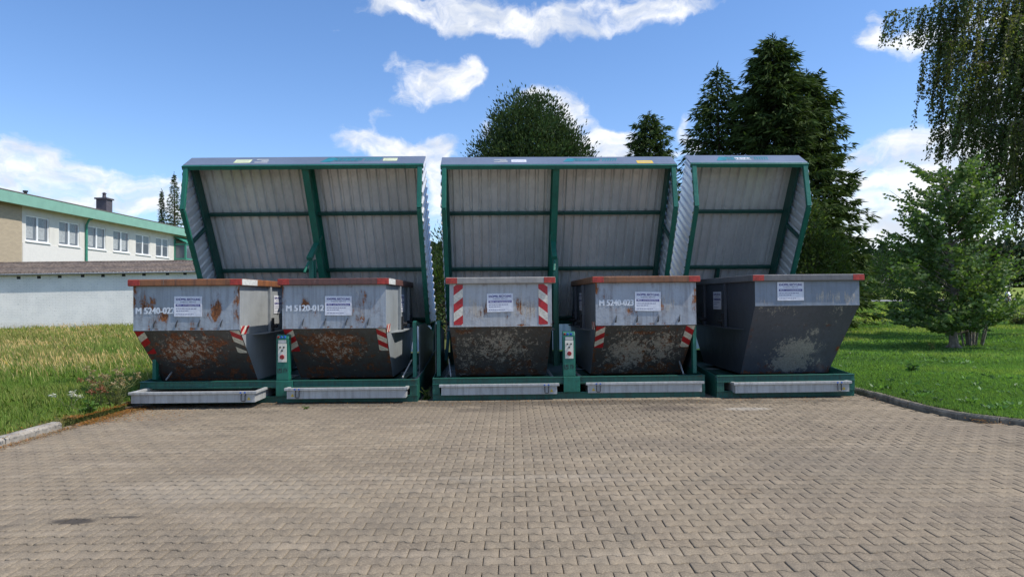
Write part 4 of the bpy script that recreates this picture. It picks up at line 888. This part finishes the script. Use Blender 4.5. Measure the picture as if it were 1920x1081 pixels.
def crown_tree(name, x, y, h, lobes, label, seed, nclump, per, leaf, col, mat, group, cl=.5, trunk_r=.2, bark='bark', upright=.5, colvar=.3):
    """crown of leaf clumps set through a few lobes (x,y,z,rx,ry,rz)"""
    g = np.random.default_rng(seed); z0 = float(rise(x, y)); T = empty(name, (x, y, z0)); tag(T, label, 'tree', group)
    tk = MB(); tk.tube([(0, 0, -.2), (.08, .05, h * .35), (0, 0, h * .8)], [trunk_r, trunk_r * .7, .03], 8)
    P = []; A = []; C = []; w = np.array([l[3]*l[4]*l[5] for l in lobes]) ** .67; w /= w.sum(); Ls = []
    for k in range(nclump):
        l = lobes[g.choice(len(lobes), p=w)]; d = unit(g.normal(size=3)); rad = g.uniform(.25, 1) ** .45
        c = np.array(l[:3]) + d * np.array(l[3:]) * rad; n = int(per * g.uniform(.5, 1.5)); sz = cl * g.uniform(.5, 1.3)
        if k < 36: tk.tube([(0, 0, h * g.uniform(.2, .5)), tuple(c * np.array([.5, .5, .8])), tuple(c)], [.05, .03, .008], 4, cap=False)
        o = g.normal(0, 1, (n, 3)) * np.array([1, 1, .8]) * sz * .5
        P.append(c + o); A.append(unit(o) * .7 + d * .7 + np.array([0, 0, upright]) + g.normal(0, .35, (n, 3)))
        b = g.uniform(1 - colvar, 1 + colvar) * g.uniform(.75, 1.25, (n, 1)); C.append(np.array(col) * b * np.c_[g.uniform(.85, 1.2, n), np.ones(n), g.uniform(.8, 1.1, n)]); Ls.append(g.uniform(.6, 1.2, n) * leaf[0])
    P, A, C, Ls = map(np.concatenate, (P, A, C, Ls))
    tk.build('trunk', M[bark], T); array_mesh('crown', leaves(P, A, Ls, Ls * leaf[1]), M[mat], T, C)
    return T
crown_tree('conifer_tree', 1.3, 46, 14.8, [(0, 0, 8.5, 4.0, 3.6, 6.2), (-1.0, 0, 12.0, 2.0, 2, 2.9), (.4, 0, 12.4, 1.9, 1.9, 2.6), (2.2, 0, 9.2, 2.0, 2, 3.6), (-2.6, 0, 8, 1.9, 2, 4.0), (3.3, 0, 6.5, 1.6, 1.6, 3), (-1.9, 0, 10.6, 1.3, 1.3, 2.0), (1.5, .5, 11.3, 1.3, 1.2, 2.2), (-3.4, .3, 6.4, 1.3, 1.3, 2.6)], 'round topped dark conifer behind the middle hood', 21, 1900, 42, (.26, .34), (.055, .088, .036), 'needles', None, .7, .3)
crown_tree('yew_tree', 11.75, 27.0, 6.3, [(0, 0, 2.4, 1.25, 1.2, 2.3), (-.35, 0, 4.0, .85, .9, 2.0), (.6, 0, 2.2, 1.0, 1.0, 1.9), (-1.0, 0, 1.6, .9, .9, 1.6)], 'lighter green bushy tree just behind the narrow shelter, below the spruces', 24, 480, 42, (.17, .34), (.085, .115, .030), 'leaves', None, .5, .14, upright=.2)
crown_tree('shrub', -2.6, 27, 3.4, [(0, 0, 1.6, 1.1, .9, 1.7), (-.6, 0, 2.2, .7, .7, 1.1)], 'green shrub seen in the gap between the two wide hoods', 26, 120, 50, (.15, .4), (.05, .085, .026), 'leaves', None, .5, .06)
crown_tree('shrub', -3.4, 37, 5.4, [(0, 0, 2.8, 1.5, 1.3, 2.6)], 'taller dark shrub behind the gap between the two wide hoods', 27, 150, 40, (.2, .4), (.035, .065, .022), 'leaves', None, .6, .08)
for (x, y, h, s, lb) in ((19.0, 47, 4.6, 31, 'rounded dark bush left of the young hornbeam, far across the lawn'), (24.5, 52, 4.2, 32, 'rounded bush seen through the hornbeam, far across the lawn'), (31.0, 62, 4.6, 33, 'dark bush beyond the lawn behind the birch'), (37.5, 70, 5.2, 34, 'dark bush in front of the far wood at the frame edge')):
    crown_tree('bush', x, y, h, [(0, 0, h * .48, h * .42, h * .4, h * .5), (h * .3, 0, h * .4, h * .32, h * .3, h * .4)], lb, s, 150, 40, (.22, .42), (.028, .055, .018), 'leaves', 'bushes beyond the lawn', .8, .1)

def hornbeam(x, y):
    g = np.random.default_rng(41); T = empty('hornbeam_tree', (x, y, .07)); tag(T, 'young leafy tree with layered wind-blown branches on the lawn', 'tree')
    tk = MB(); P = []; A = []; C = []; S = []; Rl = []
    tk.tube([(0, 0, -.1), (-.02, 0, .5), (.06, .02, 1.3), (-.05, 0, 3), (-.15, 0, 5.4)], [.15, .10, .08, .05, .012], 10)
    for k in range(5): a = k * 1.26; tk.tube([(.0, 0, .16), (.14 * math.cos(a), .14 * math.sin(a), .03), (.3 * math.cos(a), .3 * math.sin(a), -.06)], [.09, .07, .03], 6)
    for k in range(118):
        z = g.uniform(.55, 4.9) if k > 26 else g.uniform(.35, 1.1); fr = (z - .3) / 5.4; az_ = g.uniform(0, 6.283)
        ln = (2.35 * (1 - fr) ** .62) * g.uniform(.55, 1.1) * (.75 if z < .7 else 1); d = np.array([math.cos(az_), math.sin(az_), 0]); up = g.uniform(.15, .62) + fr * .5
        if z < .9: up = g.uniform(-.02, .3)
        s = np.linspace(0, 1, 9); pts = np.outer(s * ln, d) + np.array([-.1 * fr, 0, z]); pts[:, 2] += ln * (up * s + .12 * s * s); pts[:, 0] -= .10 * s * s * ln
        tk.tube([tuple(pts[0]), tuple(pts[4]), tuple(pts[8])], [.022, .013, .004], 5, cap=False)
        nt = int(7 + ln * 9)
        for q in range(nt):     # side twigs, leaves two-ranked along them
            f0 = g.uniform(.22, 1.0); i = int(f0 * 8); b = pts[i]; sg = g.choice([-1, 1]); td = unit(d * g.uniform(.4, 1) + np.array([-d[1], d[0], 0]) * sg * g.uniform(.2, 1) + np.array([-.15, 0, g.uniform(.0, .55)])); tl = g.uniform(.25, .6)
            nl = int(tl / .055); st = np.linspace(.1, 1, nl); tp = b + np.outer(st * tl, td) + np.array([0, 0, 1]) * (st ** 2)[:, None] * .06
            lat = unit(np.cross(td, np.array([0, 0, 1.0]))); alt = np.where(np.arange(nl) % 2 == 0, 1.0, -1.0)[:, None]
            ad = td * .6 + lat * alt * .9 + np.array([-.25, 0, g.normal(-.12, .12)]) + g.normal(0, .22, (nl, 3))
            P.append(tp); A.append(ad); S.append(g.uniform(.095, .165, nl)); Rl.append(np.cross(ad, np.array([0, 0, 1.0])) + g.normal(0, .35, (nl, 3)))
            br = g.uniform(.7, 1.25, (nl, 1)); pale = (g.random((nl, 1)) < .22) * g.uniform(.4, 1, (nl, 1))  # pale undersides and sun glints, put into the colour of random leaves
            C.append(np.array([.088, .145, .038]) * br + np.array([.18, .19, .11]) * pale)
    P, A, C, S, Rl = map(np.concatenate, (P, A, C, S, Rl))
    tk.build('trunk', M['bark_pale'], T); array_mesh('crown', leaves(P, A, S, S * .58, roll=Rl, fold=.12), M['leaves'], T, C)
hornbeam(13.05, 20.2)

def stem_bush(x, y):
    g = np.random.default_rng(43); T = empty('multi_stem_bush', (x, y, .07)); tag(T, 'tall bush of many thin bare-footed stems right behind the young tree', 'bush')
    tk = MB(); P = []; A = []; C = []; S = []
    for k in range(16):
        bx, by = g.normal(0, .3), g.normal(0, .2); tx, ty, tz = bx + g.normal(0, .7), by + g.normal(0, .6), g.uniform(1.8, 3.6)
        tk.tube([(bx * .6, by * .6, -.05), (bx, by, .8), ((bx + tx) / 2, (by + ty) / 2, tz * .6), (tx, ty, tz)], [.035, .028, .018, .005], 5)
        for q in range(16):
            f = g.uniform(.3, 1); c = np.array([bx + (tx - bx) * f, by + (ty - by) * f, .3 + (tz - .3) * f]); n = 24
            o = g.normal(0, .24, (n, 3)); P.append(c + o); A.append(unit(o) + np.array([-.2, 0, .2]) + g.normal(0, .3, (n, 3))); S.append(g.uniform(.05, .10, n)); C.append(np.array([.042, .062, .022]) * g.uniform(.6, 1.3, (n, 1)) * np.array([g.uniform(.9, 1.5), 1, 1]))
    P, A, C, S = map(np.concatenate, (P, A, C, S)); tk.build('stems', M['bark_pale'], T); array_mesh('crown', leaves(P, A, S, S * .55), M['leaves'], T, C)
stem_bush(14.2, 21.2)

def birch():
    g = np.random.default_rng(47); bx, by = 21.4, 25.0; T = empty('birch_tree', (bx, by, .07)); tag(T, 'weeping birch with long hanging leafy strands, cut by the frame', 'tree')
    tk = MB(); tk.tube([(0, 0, -.2), (.1, 0, 3), (-.1, 0, 8), (.1, 0, 14), (0, 0, 17)], [.34, .28, .2, .1, .03], 10); P = []; A = []; C = []; S = []
    tw = MB()
    # limbs arch out, strands hang from them
    limbs = []
    for k in range(40):
        az_ = g.uniform(0, 6.283); z = g.uniform(4.5, 15.5); ln = g.uniform(2.2, 5.2) * (1.15 - .045 * z)
        d = np.array([math.cos(az_), math.sin(az_), 0]); limbs.append((d, z, ln, g.uniform(.5, 1.1)))
    for (ang, z, ln, up) in ((180, 11.4, 7.6, .32), (190, 9.0, 5.6, .5), (172, 8.4, 5.2, .35), (165, 7.2, 4.9, .5), (200, 7.0, 4.4, .5), (185, 6.0, 3.7, .5), (178, 5.2, 3.4, .45), (186, 10.2, 6.0, .3), (175, 7.8, 5.4, .5), (180, 11.2, 6.2, .30), (168, 10.6, 5.6, .34), (192, 11.8, 5.4, .36), (178, 12.6, 5.6, .3), (184, 13.4, 4.9, .35), (170, 9.6, 5.8, .4), (188, 8.2, 5.3, .5), (182, 7.0, 4.9, .5), (160, 11, 5, .4), (205, 10.5, 5, .4), (195, 5.0, 3.0, .6), (150, 6.5, 4, .5), (215, 6.5, 4, .5), (182, 4.6, 3.0, .5)):
        limbs.append((np.array([math.cos(R(ang)), math.sin(R(ang)), 0]), z, ln, up))
    for (d, z, ln, up) in limbs:
        s = np.linspace(0, 1, 10); pts = np.outer(s * ln, d); pts[:, 2] = z + ln * (up * s - (up * .75) * s * s)
        tw.tube([tuple(p) for p in pts[::3]], [.05, .03, .015, .006], 5, cap=False)
        for q in range(int(6 + ln * 7)):
            f = g.uniform(.25, 1); i = min(8, int(f * 9)); b = pts[i] + (pts[i + 1] - pts[i]) * (f * 9 - i); L_ = g.uniform(.7, 2.6) * (.55 + .55 * f)
            L_ = min(L_, b[2] - (3.7 if b[0] > -4.4 else (6.7 if b[0] > -5.6 else 10.7))); 
            if L_ < .3: continue
            dr = np.array([g.normal(-.10, .08), g.normal(0, .08), -1.0]); fwd = d * g.uniform(.0, .35)
            nl = int(L_ / .05); u = np.linspace(.02, 1, nl)[:, None]; st = b + dr * u * L_ + fwd * (1 - (1 - u) ** 2)
            st = np.repeat(st, 2, axis=0) + g.normal(0, .045, (nl * 2, 3)); n2 = len(st)
            P.append(st); A.append(g.normal(0, .6, (n2, 3)) + np.array([-.25, 0, -.75])); S.append(g.uniform(.08, .14, n2)); C.append(np.array([.115, .15, .045]) * g.uniform(.55, 1.3, (n2, 1)) * np.array([g.uniform(.8, 1.3), 1, 1]))
            tw.tube([tuple(b), tuple(b + dr * L_ * .5 + fwd * .75), tuple(b + dr * L_ + fwd)], [.008, .006, .003], 3, cap=False)
    P, A, C, S = map(np.concatenate, (P, A, C, S)); tk.build('trunk', M['bark_birch'], T); tw.build('branches', M['bark'], T); array_mesh('crown', leaves(P, A, S, S * .62), M['leaves'], T, C)
birch()

def far_wood():
    g = np.random.default_rng(51); P = []; A = []; C = []; S = []
    for k in range(420):
        x = g.uniform(-30, 190); y = g.uniform(122, 150); h = g.uniform(6.2, 9.6) + .03 * (y - 122); n = 90; z0 = float(rise(x, y))
        c = np.c_[x + g.normal(0, 1.5, n), y + g.normal(0, 1.5, n), z0 + h * g.uniform(.0, 1, n) ** .7]; P.append(c); A.append(g.normal(0, 1, (n, 3))); S.append(g.uniform(.7, 1.5, n)); C.append(np.array([.022, .040, .020]) * g.uniform(.6, 1.3) * g.uniform(.75, 1.25, (n, 1)))
    P, A, C, S = map(np.concatenate, (P, A, C, S)); o = array_mesh('far_wood', leaves(P, A, S, S * .7), M['needles'], None, C); tag(o, 'dark distant wood along the far edge of the fields', 'wood', kind='stuff')
far_wood()

# ------------------------------------------------------------------ grass and small plants
def blades(name, label, pts, h, w, col, lean=.35, seg=2, mat='grassm', wind=(-.15, .0)):
    N = len(pts); a = rng.uniform(0, 6.283, N); l = np.abs(rng.normal(0, lean, N)) + .05
    dx = np.cos(a) * l + wind[0]; dy = np.sin(a) * l + wind[1]; H = h[:, None]
    tip = pts + np.c_[dx, dy, np.sqrt(np.maximum(.25, 1 - dx**2 - dy**2))] * H
    mid = pts + np.c_[dx * .35, dy * .35, np.full(N, .58)] * H
    b = rng.uniform(0, 6.283, N); pw = np.c_[np.cos(b), np.sin(b), np.zeros(N)] * w[:, None] * .5
    V = np.stack([pts - pw, pts + pw, mid + pw * .8, tip, mid - pw * .8], axis=1)
    return V, col
def scatter(x0, x1, y0, y1, n, ok):
    x = rng.uniform(x0, x1, n); y = rng.uniform(y0, y1, n); k = ok(x, y); return x[k], y[k]
def patchy(x, y): return .5 + .25 * (np.sin(x * .9 + 1.3 * np.sin(y * .7)) + np.sin(y * 1.1 + 1.7 * np.sin(x * .6 + 1)))

def left_grass():
    Vs = []; Cs = []
    ok = lambda x, y: (x < np.where(y > 9.4, -5.90 - np.clip((y - 10.2) * .2, 0, .2), -6.06)) & (x > -.80 * y - 2.0) & ((y - 33.75) < (x + 31) * .2825 + .05)
    for (y0, y1, n, h0, h1, w0) in ((5.5, 10, 26000, .07, .17, .007), (10, 14, 30000, .10, .24, .009), (14, 20, 34000, .12, .30, .013), (20, 28, 36000, .15, .34, .020), (28, 38.5, 36000, .18, .36, .030)):
        x, y = scatter(-.82 * y1 - 2, -5.85, y0, y1, n, ok); p = patchy(x, y); z = lawn_z(x, y) - .01
        p2 = patchy(x * 2.1 + 3, y * 1.3); h = rng.uniform(h0, h1, len(x)) * (.45 + .55 * p + .35 * p2) * np.where(x > -6.35, .6, 1)
        dry = .05 + np.clip((y - 10) / 14, 0, 1) * .42 + (p - .5) * .55 + (p2 - .5) * .4 + rng.normal(0, .18, len(x)); dry = np.clip(dry, 0, 1)[:, None]
        c = (np.array([.125, .195, .036]) * (1 - dry) + np.array([.30, .265, .10]) * dry) * rng.uniform(.65, 1.3, (len(x), 1))
        V, C = blades('', '', np.c_[x, y, z], h, rng.uniform(.7, 1.4, len(x)) * w0, c, .38); Vs.append(V); Cs.append(C)
    # tall dry flowering stalks
    for (y0, y1, n, w0) in ((10.5, 16, 1500, .007), (15, 24, 6500, .010), (24, 37, 7000, .015)):
        x, y = scatter(-.82 * y1 - 2, -6.6, y0, y1, n, ok); k = patchy(x * 1.2, y * .8) + rng.normal(0, .15, len(x)) > .56; x, y = x[k], y[k]
        h = rng.uniform(.18, .38, len(x)); c = np.array([.46, .37, .19]) * rng.uniform(.7, 1.25, (len(x), 1))
        V, C = blades('', '', np.c_[x, y, lawn_z(x, y)], h, np.full(len(x), w0), c, .2, wind=(-.22, -.05)); Vs.append(V); Cs.append(C)
        tips = V[:, 3, :]; A = unit(tips - V[:, 0, :]) + rng.normal(0, .1, tips.shape); n_ = len(tips)
        Lf = leaves(tips - A * .05, A, rng.uniform(.07, .15, n_), np.full(n_, w0 * 1.9)); Vs.append(np.concatenate([Lf, Lf[:, :1]], axis=1)); Cs.append(C * np.array([1.05, .9, .8]))
    o = array_mesh('meadow_grass', np.concatenate(Vs), M['grassm'], None, np.concatenate(Cs)); tag(o, 'long uncut grass with dry stalks in front of the white garage', 'grass', kind='stuff')
left_grass()
def right_grass():
    Vs = []; Cs = []; ok = lambda x, y: (x > kerb_right(y) + .04) & (x < .80 * y + 2)
    for (y0, y1, n, h0, h1, w0) in ((7.6, 11, 52000, .04, .085, .006), (11, 15.3, 60000, .045, .09, .008), (15.3, 22, 70000, .05, .10, .013), (22, 33, 60000, .06, .13, .022), (33, 60, 60000, .10, .22, .05)):
        x, y = scatter(5.9 if y0 < 15 else -1.0, .80 * y1 + 2, y0, y1, n, ok if y0 < 15 else (lambda x, y: x < .80 * y + 2)); p = patchy(x * .8, y)
        p2 = patchy(x * 1.9 + 1, y * 1.6 + 2); h = rng.uniform(h0, h1, len(x)) * (.4 + .5 * p + .6 * p2); dry = np.clip((p - .62) * 1.1 + (p2 - .62) * .7 + np.clip((y - 21) / 16, 0, .5) + rng.normal(0, .10, len(x)), 0, .9)[:, None]
        c = (np.array([.120, .205, .050]) * (1 - dry) * (.75 + .5 * p[:, None]) + np.array([.28, .29, .09]) * dry) * rng.uniform(.65, 1.3, (len(x), 1))
        V, C = blades('', '', np.c_[x, y, lawn_z(x, y) - .008], h, rng.uniform(.7, 1.4, len(x)) * w0, c, .45); Vs.append(V); Cs.append(C)
    o = array_mesh('mown_grass', np.concatenate(Vs), M['grassm'], None, np.concatenate(Cs)); tag(o, 'short mown green grass beside the dark skip', 'grass', kind='stuff')
right_grass()

def lawn_weeds():
    P = []; A = []; S = []; C = []; g = np.random.default_rng(81)
    for k in range(150):
        y = g.uniform(9.2, 26); x = g.uniform(float(kerb_right(y)) + .2 if y < 15 else 6, .8 * y); n = int(g.uniform(8, 24)); q = g.uniform(0, 6.283, n); r = g.uniform(.02, .22)
        P.append(np.c_[x + r * np.cos(q) * g.uniform(0, 1, n), y + r * np.sin(q) * g.uniform(0, 1, n), np.full(n, float(lawn_z(x, y)) + .03)]); A.append(np.c_[np.cos(q), np.sin(q), g.uniform(.2, 1.0, n)]); S.append(g.uniform(.04, .11, n)); C.append(np.array([.11, .20, .055]) * g.uniform(.6, 1.5) * g.uniform(.8, 1.2, (n, 1)))
    P, A, S, C = map(np.concatenate, (P, A, S, C)); o = array_mesh('lawn_weeds', leaves(P, A, S, S * .45), M['leaves'], None, C); tag(o, 'low clover and dandelion leaves scattered through the mown lawn', 'lawn weeds', kind='stuff')
lawn_weeds()
# leaf litter along the kerb
def litter():
    P = []; C = []
    for (n, f) in ((2600, lambda n: (rng.normal(-5.80, .06, n), rng.uniform(6.0, 10.6, n))), (4200, lambda n: (rng.normal(-5.90, .11, n), rng.uniform(9.2, 10.75, n))), (900, lambda n: (rng.normal(-5.7, .16, n), rng.uniform(9.2, 10.6, n))), (900, lambda n: (rng.uniform(-5.9, 5.8, n), 10.98 - np.abs(rng.normal(0, .14, n)))), (500, lambda n: (rng.normal(-5.3, .35, n), rng.uniform(9.4, 10.4, n))), (160, lambda n: (rng.normal(6.1, .07, n), rng.uniform(8.6, 9.1, n))), (160, lambda n: (rng.uniform(-5.5, 5.7, n), rng.normal(10.55, .12, n))), (500, lambda n: (rng.normal(-6.08, .07, n), rng.uniform(6, 10.4, n)))):
        x, y = f(n); P.append(np.c_[x, y, np.where((x < -5.93) & (y < 9.36), .10, np.where((x < -5.88) & (y < 10.75), .088, .012)) + rng.uniform(0, .012, n)]); C.append(np.where(rng.random((n, 1)) < .72, np.array([[.36, .155, .04]]), np.array([[.22, .16, .05]])) * rng.uniform(.5, 1.35, (n, 1)))
    P = np.concatenate(P); C = np.concatenate(C); n = len(P); A = rng.normal(0, 1, (n, 3)) * np.array([1, 1, .18])
    o = array_mesh('fallen_leaves', leaves(P, A, rng.uniform(.012, .034, n), rng.uniform(.006, .016, n), roll=np.tile([0, 0, 1.0], (n, 1)) + rng.normal(0, .3, (n, 3))), M['leaves'], None, C); tag(o, 'orange brown fallen leaves and needles along the kerb', 'leaf litter', kind='stuff')
litter()
# joint weeds
def joint_moss():
    n = 2600; x = rng.uniform(-5.8, 5.6, n); j = np.round((rng.uniform(3, 10.9, n) - .6) / .132); y = .6 + j * .132 + rng.normal(0, .008, n); k = patchy(x * .7, y * .6) > .62; x, y = x[k], y[k]
    V, C = blades('', '', np.c_[x, y, np.full(len(x), -.016)], rng.uniform(.012, .03, len(x)), np.full(len(x), .006), np.array([.07, .10, .025]) * rng.uniform(.6, 1.2, (len(x), 1)), .6, wind=(0, 0))
    o = array_mesh('joint_moss', V, M['grassm'], None, C); tag(o, 'tiny weeds and moss in the joints of the paving', 'moss', kind='stuff')
joint_moss()

def weed(name, x, y, h, n, leaf, label, col, group, seed, heads=None, spread=.12, lw=.5):
    g = np.random.default_rng(seed); z = float(lawn_z(x, y)) - .02 if (x < -5.95 or x > 5.9) else 0.0; T = empty(name, (x, y, z)); tag(T, label, 'plant', group)
    st = MB(); P = []; A = []; S = []; C = []; hp = []
    for k in range(n):
        a = g.uniform(0, 6.283); r = g.uniform(.3, 1) * spread; hh = h * g.uniform(.6, 1.1); tp = (r * 1.8 * math.cos(a) - .1 * h, r * 1.8 * math.sin(a), hh); md = (r * .8 * math.cos(a), r * .8 * math.sin(a), hh * .55)
        st.tube([(r * .3 * math.cos(a), r * .3 * math.sin(a), 0), md, tp], [.005, .004, .002], 4, cap=False); hp.append(tp)
        m_ = 9; f = g.uniform(.05, .95, m_)[:, None]; c = np.array(md) * f * 1.2 + (np.array(tp) - np.array(md)) * np.clip(f - .5, 0, 1); P.append(c); q = g.uniform(0, 6.283, m_)
        A.append(np.c_[np.cos(q), np.sin(q), g.uniform(-.1, .7, m_)]); S.append(leaf * g.uniform(.6, 1.3, m_)); C.append(np.array(col) * g.uniform(.7, 1.3, (m_, 1)))
    P, A, S, C = map(np.concatenate, (P, A, S, C)); st.build('stems', M['stem'], T); array_mesh('foliage', leaves(P, A, S, S * lw), M['leaves'], T, C)
    if heads:
        hc, hs = heads
        for tp in hp:
            P = np.array(tp) + g.normal(0, 1, (26, 3)) * np.array([hs, hs, hs * .5]); nn_ = len(P)
            array_mesh('flower_head', leaves(P, g.normal(0, 1, (nn_, 3)), np.full(nn_, .034), np.full(nn_, .022)), M['leaves'], T, np.array(hc) * g.uniform(.7, 1.2, (nn_, 1)))
    return T
M['stem'] = simple('plant_stem', (.12, .13, .04), .8)
weed('sorrel_plant', -6.2, 10.25, .42, 9, .05, 'brown headed sorrel standing in the grass near the pulled-out tray', (.12, .17, .05), None, 61, ((.26, .115, .065), .022), lw=.35)
weed('yarrow_plant', -6.42, 9.9, .27, 4, .04, 'white flowered yarrow in the grass by the kerb end', (.08, .12, .04), None, 62, ((.55, .53, .46), .02))
weed('dock_plant', -6.0, 9.65, .22, 12, .09, 'low leafy weed growing at the broken end of the kerb', (.085, .17, .03), None, 63, None, .14)
weed('dry_grass_tuft', -6.02, 10.35, .55, 24, .16, 'tall dry grass tuft beside the pulled-out tray', (.24, .25, .10), None, 64, ((.40, .31, .18), .014), .22, lw=.07)
weed('small_weed', -1.42, 11.3, .24, 8, .07, 'green weed on the paving in the gap between the wide shelters', (.07, .12, .025), None, 65, None, .08)
weed('small_weed', -3.15, 10.42, .05, 4, .035, 'tiny green weed in front of the slightly pulled-out tray', (.09, .14, .03), None, 66, None, .05)
weed('thistle_plant', 8.2, 14.0, .22, 8, .12, 'broad leaved weed in the mown grass right of the dark skip', (.09, .17, .06), None, 67, None, .12)
weed('tall_weed_clump', 24.6, 33.2, 1.15, 60, .14, 'brownish green clump of tall weeds in front of the walking person', (.10, .11, .045), None, 68, ((.20, .16, .09), .05), .9)
weed('tall_weed_clump', 22.9, 33.0, .95, 40, .08, 'pinkish dry weeds left of the tall weed clump', (.20, .15, .10), None, 69, ((.30, .20, .15), .06), .6)
weed('leaf_seedling', 11.9, 19.4, .40, 5, .1, 'yellowish seedling at the foot of the young tree', (.16, .18, .05), None, 70, None, .1)

# ------------------------------------------------------------------ the person walking far off
def person(x, y, face):
    z0 = float(lawn_z(x, y)); T = empty('person', (x, y, z0), face); tag(T, 'person in a white shirt and pale cap walking beyond the weeds', 'person')
    def skin_mesh(name, V, E, rad, mats, fn=None, parent=T):
        me = bpy.data.meshes.new(name); me.from_pydata(V, E, []); o = bpy.data.objects.new(name, me); COL.objects.link(o)
        o.modifiers.new('skin', 'SKIN'); sm = o.modifiers.new('sub', 'SUBSURF'); sm.levels = 1; sm.render_levels = 1
        if not me.skin_vertices: me.skin_vertices.new()
        for i, r in enumerate(rad): me.skin_vertices[0].data[i].radius = r if isinstance(r, tuple) else (r, r)
        me.skin_vertices[0].data[0].use_root = True
        dg = bpy.context.evaluated_depsgraph_get(); dg.update(); m2 = bpy.data.meshes.new_from_object(o.evaluated_get(dg)); bpy.data.objects.remove(o)
        m2.materials.clear()
        for mt in mats: m2.materials.append(mt)
        if fn:
            for p in m2.polygons: p.material_index = fn(p.center)
        for p in m2.polygons: p.use_smooth = True
        ob = bpy.data.objects.new(name, m2); COL.objects.link(ob); ob.parent = parent; return ob
    V = [(0, 0, .95), (0, 0, 1.15), (0, .01, 1.38), (0, .0, 1.50), (0, -.02, 1.58), (0, -.03, 1.68), (0, -.02, 1.76),
         (.10, 0, .88), (.11, -.14, .50), (.11, -.08, .10), (.11, -.24, .05), (-.10, 0, .88), (-.11, .10, .52), (-.11, .30, .14), (-.11, .22, .03),
         (.19, 0, 1.42), (.24, .10, 1.16), (.23, .02, .92), (.22, -.04, .82), (-.19, 0, 1.42), (-.24, -.08, 1.17), (-.22, -.26, .98), (-.21, -.33, .91), (0, -.125, 1.665)]
    E = [(0,1),(1,2),(2,3),(3,4),(4,5),(5,6),(0,7),(7,8),(8,9),(9,10),(0,11),(11,12),(12,13),(13,14),(2,15),(15,16),(16,17),(17,18),(2,19),(19,20),(20,21),(21,22),(5,23)]
    rad = [(.15,.11),(.15,.11),(.17,.11),.07,.055,(.08,.10),(.06,.07),.09,.065,.045,.04,.09,.065,.045,.04,.06,.045,.035,.03,.06,.045,.035,.03,.014]
    skinm = simple('skin', (.45, .27, .19), .6, var=.05); trou = simple('dark_trousers', (.05, .052, .06), .8); shirt = simple('white_shirt', (.72, .74, .80), .8, var=.05); hair = simple('pale_cap', (.55, .54, .50), .8)
    skin_mesh('body', V, E, rad, [skinm, trou], lambda c: 1 if c.z < 1.0 and abs(c.x) < .19 else 0)
    skin_mesh('shirt', [(0, 0, .90), (0, 0, 1.15), (0, .01, 1.38), (0, 0, 1.49), (.20, 0, 1.42), (.25, .08, 1.2), (-.20, 0, 1.42), (-.25, -.07, 1.2)], [(0,1),(1,2),(2,3),(2,4),(4,5),(2,6),(6,7)], [(.20,.15),(.19,.145),(.20,.145),.08,.085,.075,.085,.075], [shirt])
    skin_mesh('cap', [(0, -.02, 1.73), (0, -.01, 1.80), (0, -.15, 1.745)], [(0,1),(0,2)], [(.095,.115),(.07,.08),(.05,.02)], [hair])
person(27.0, 37.2, R(40))
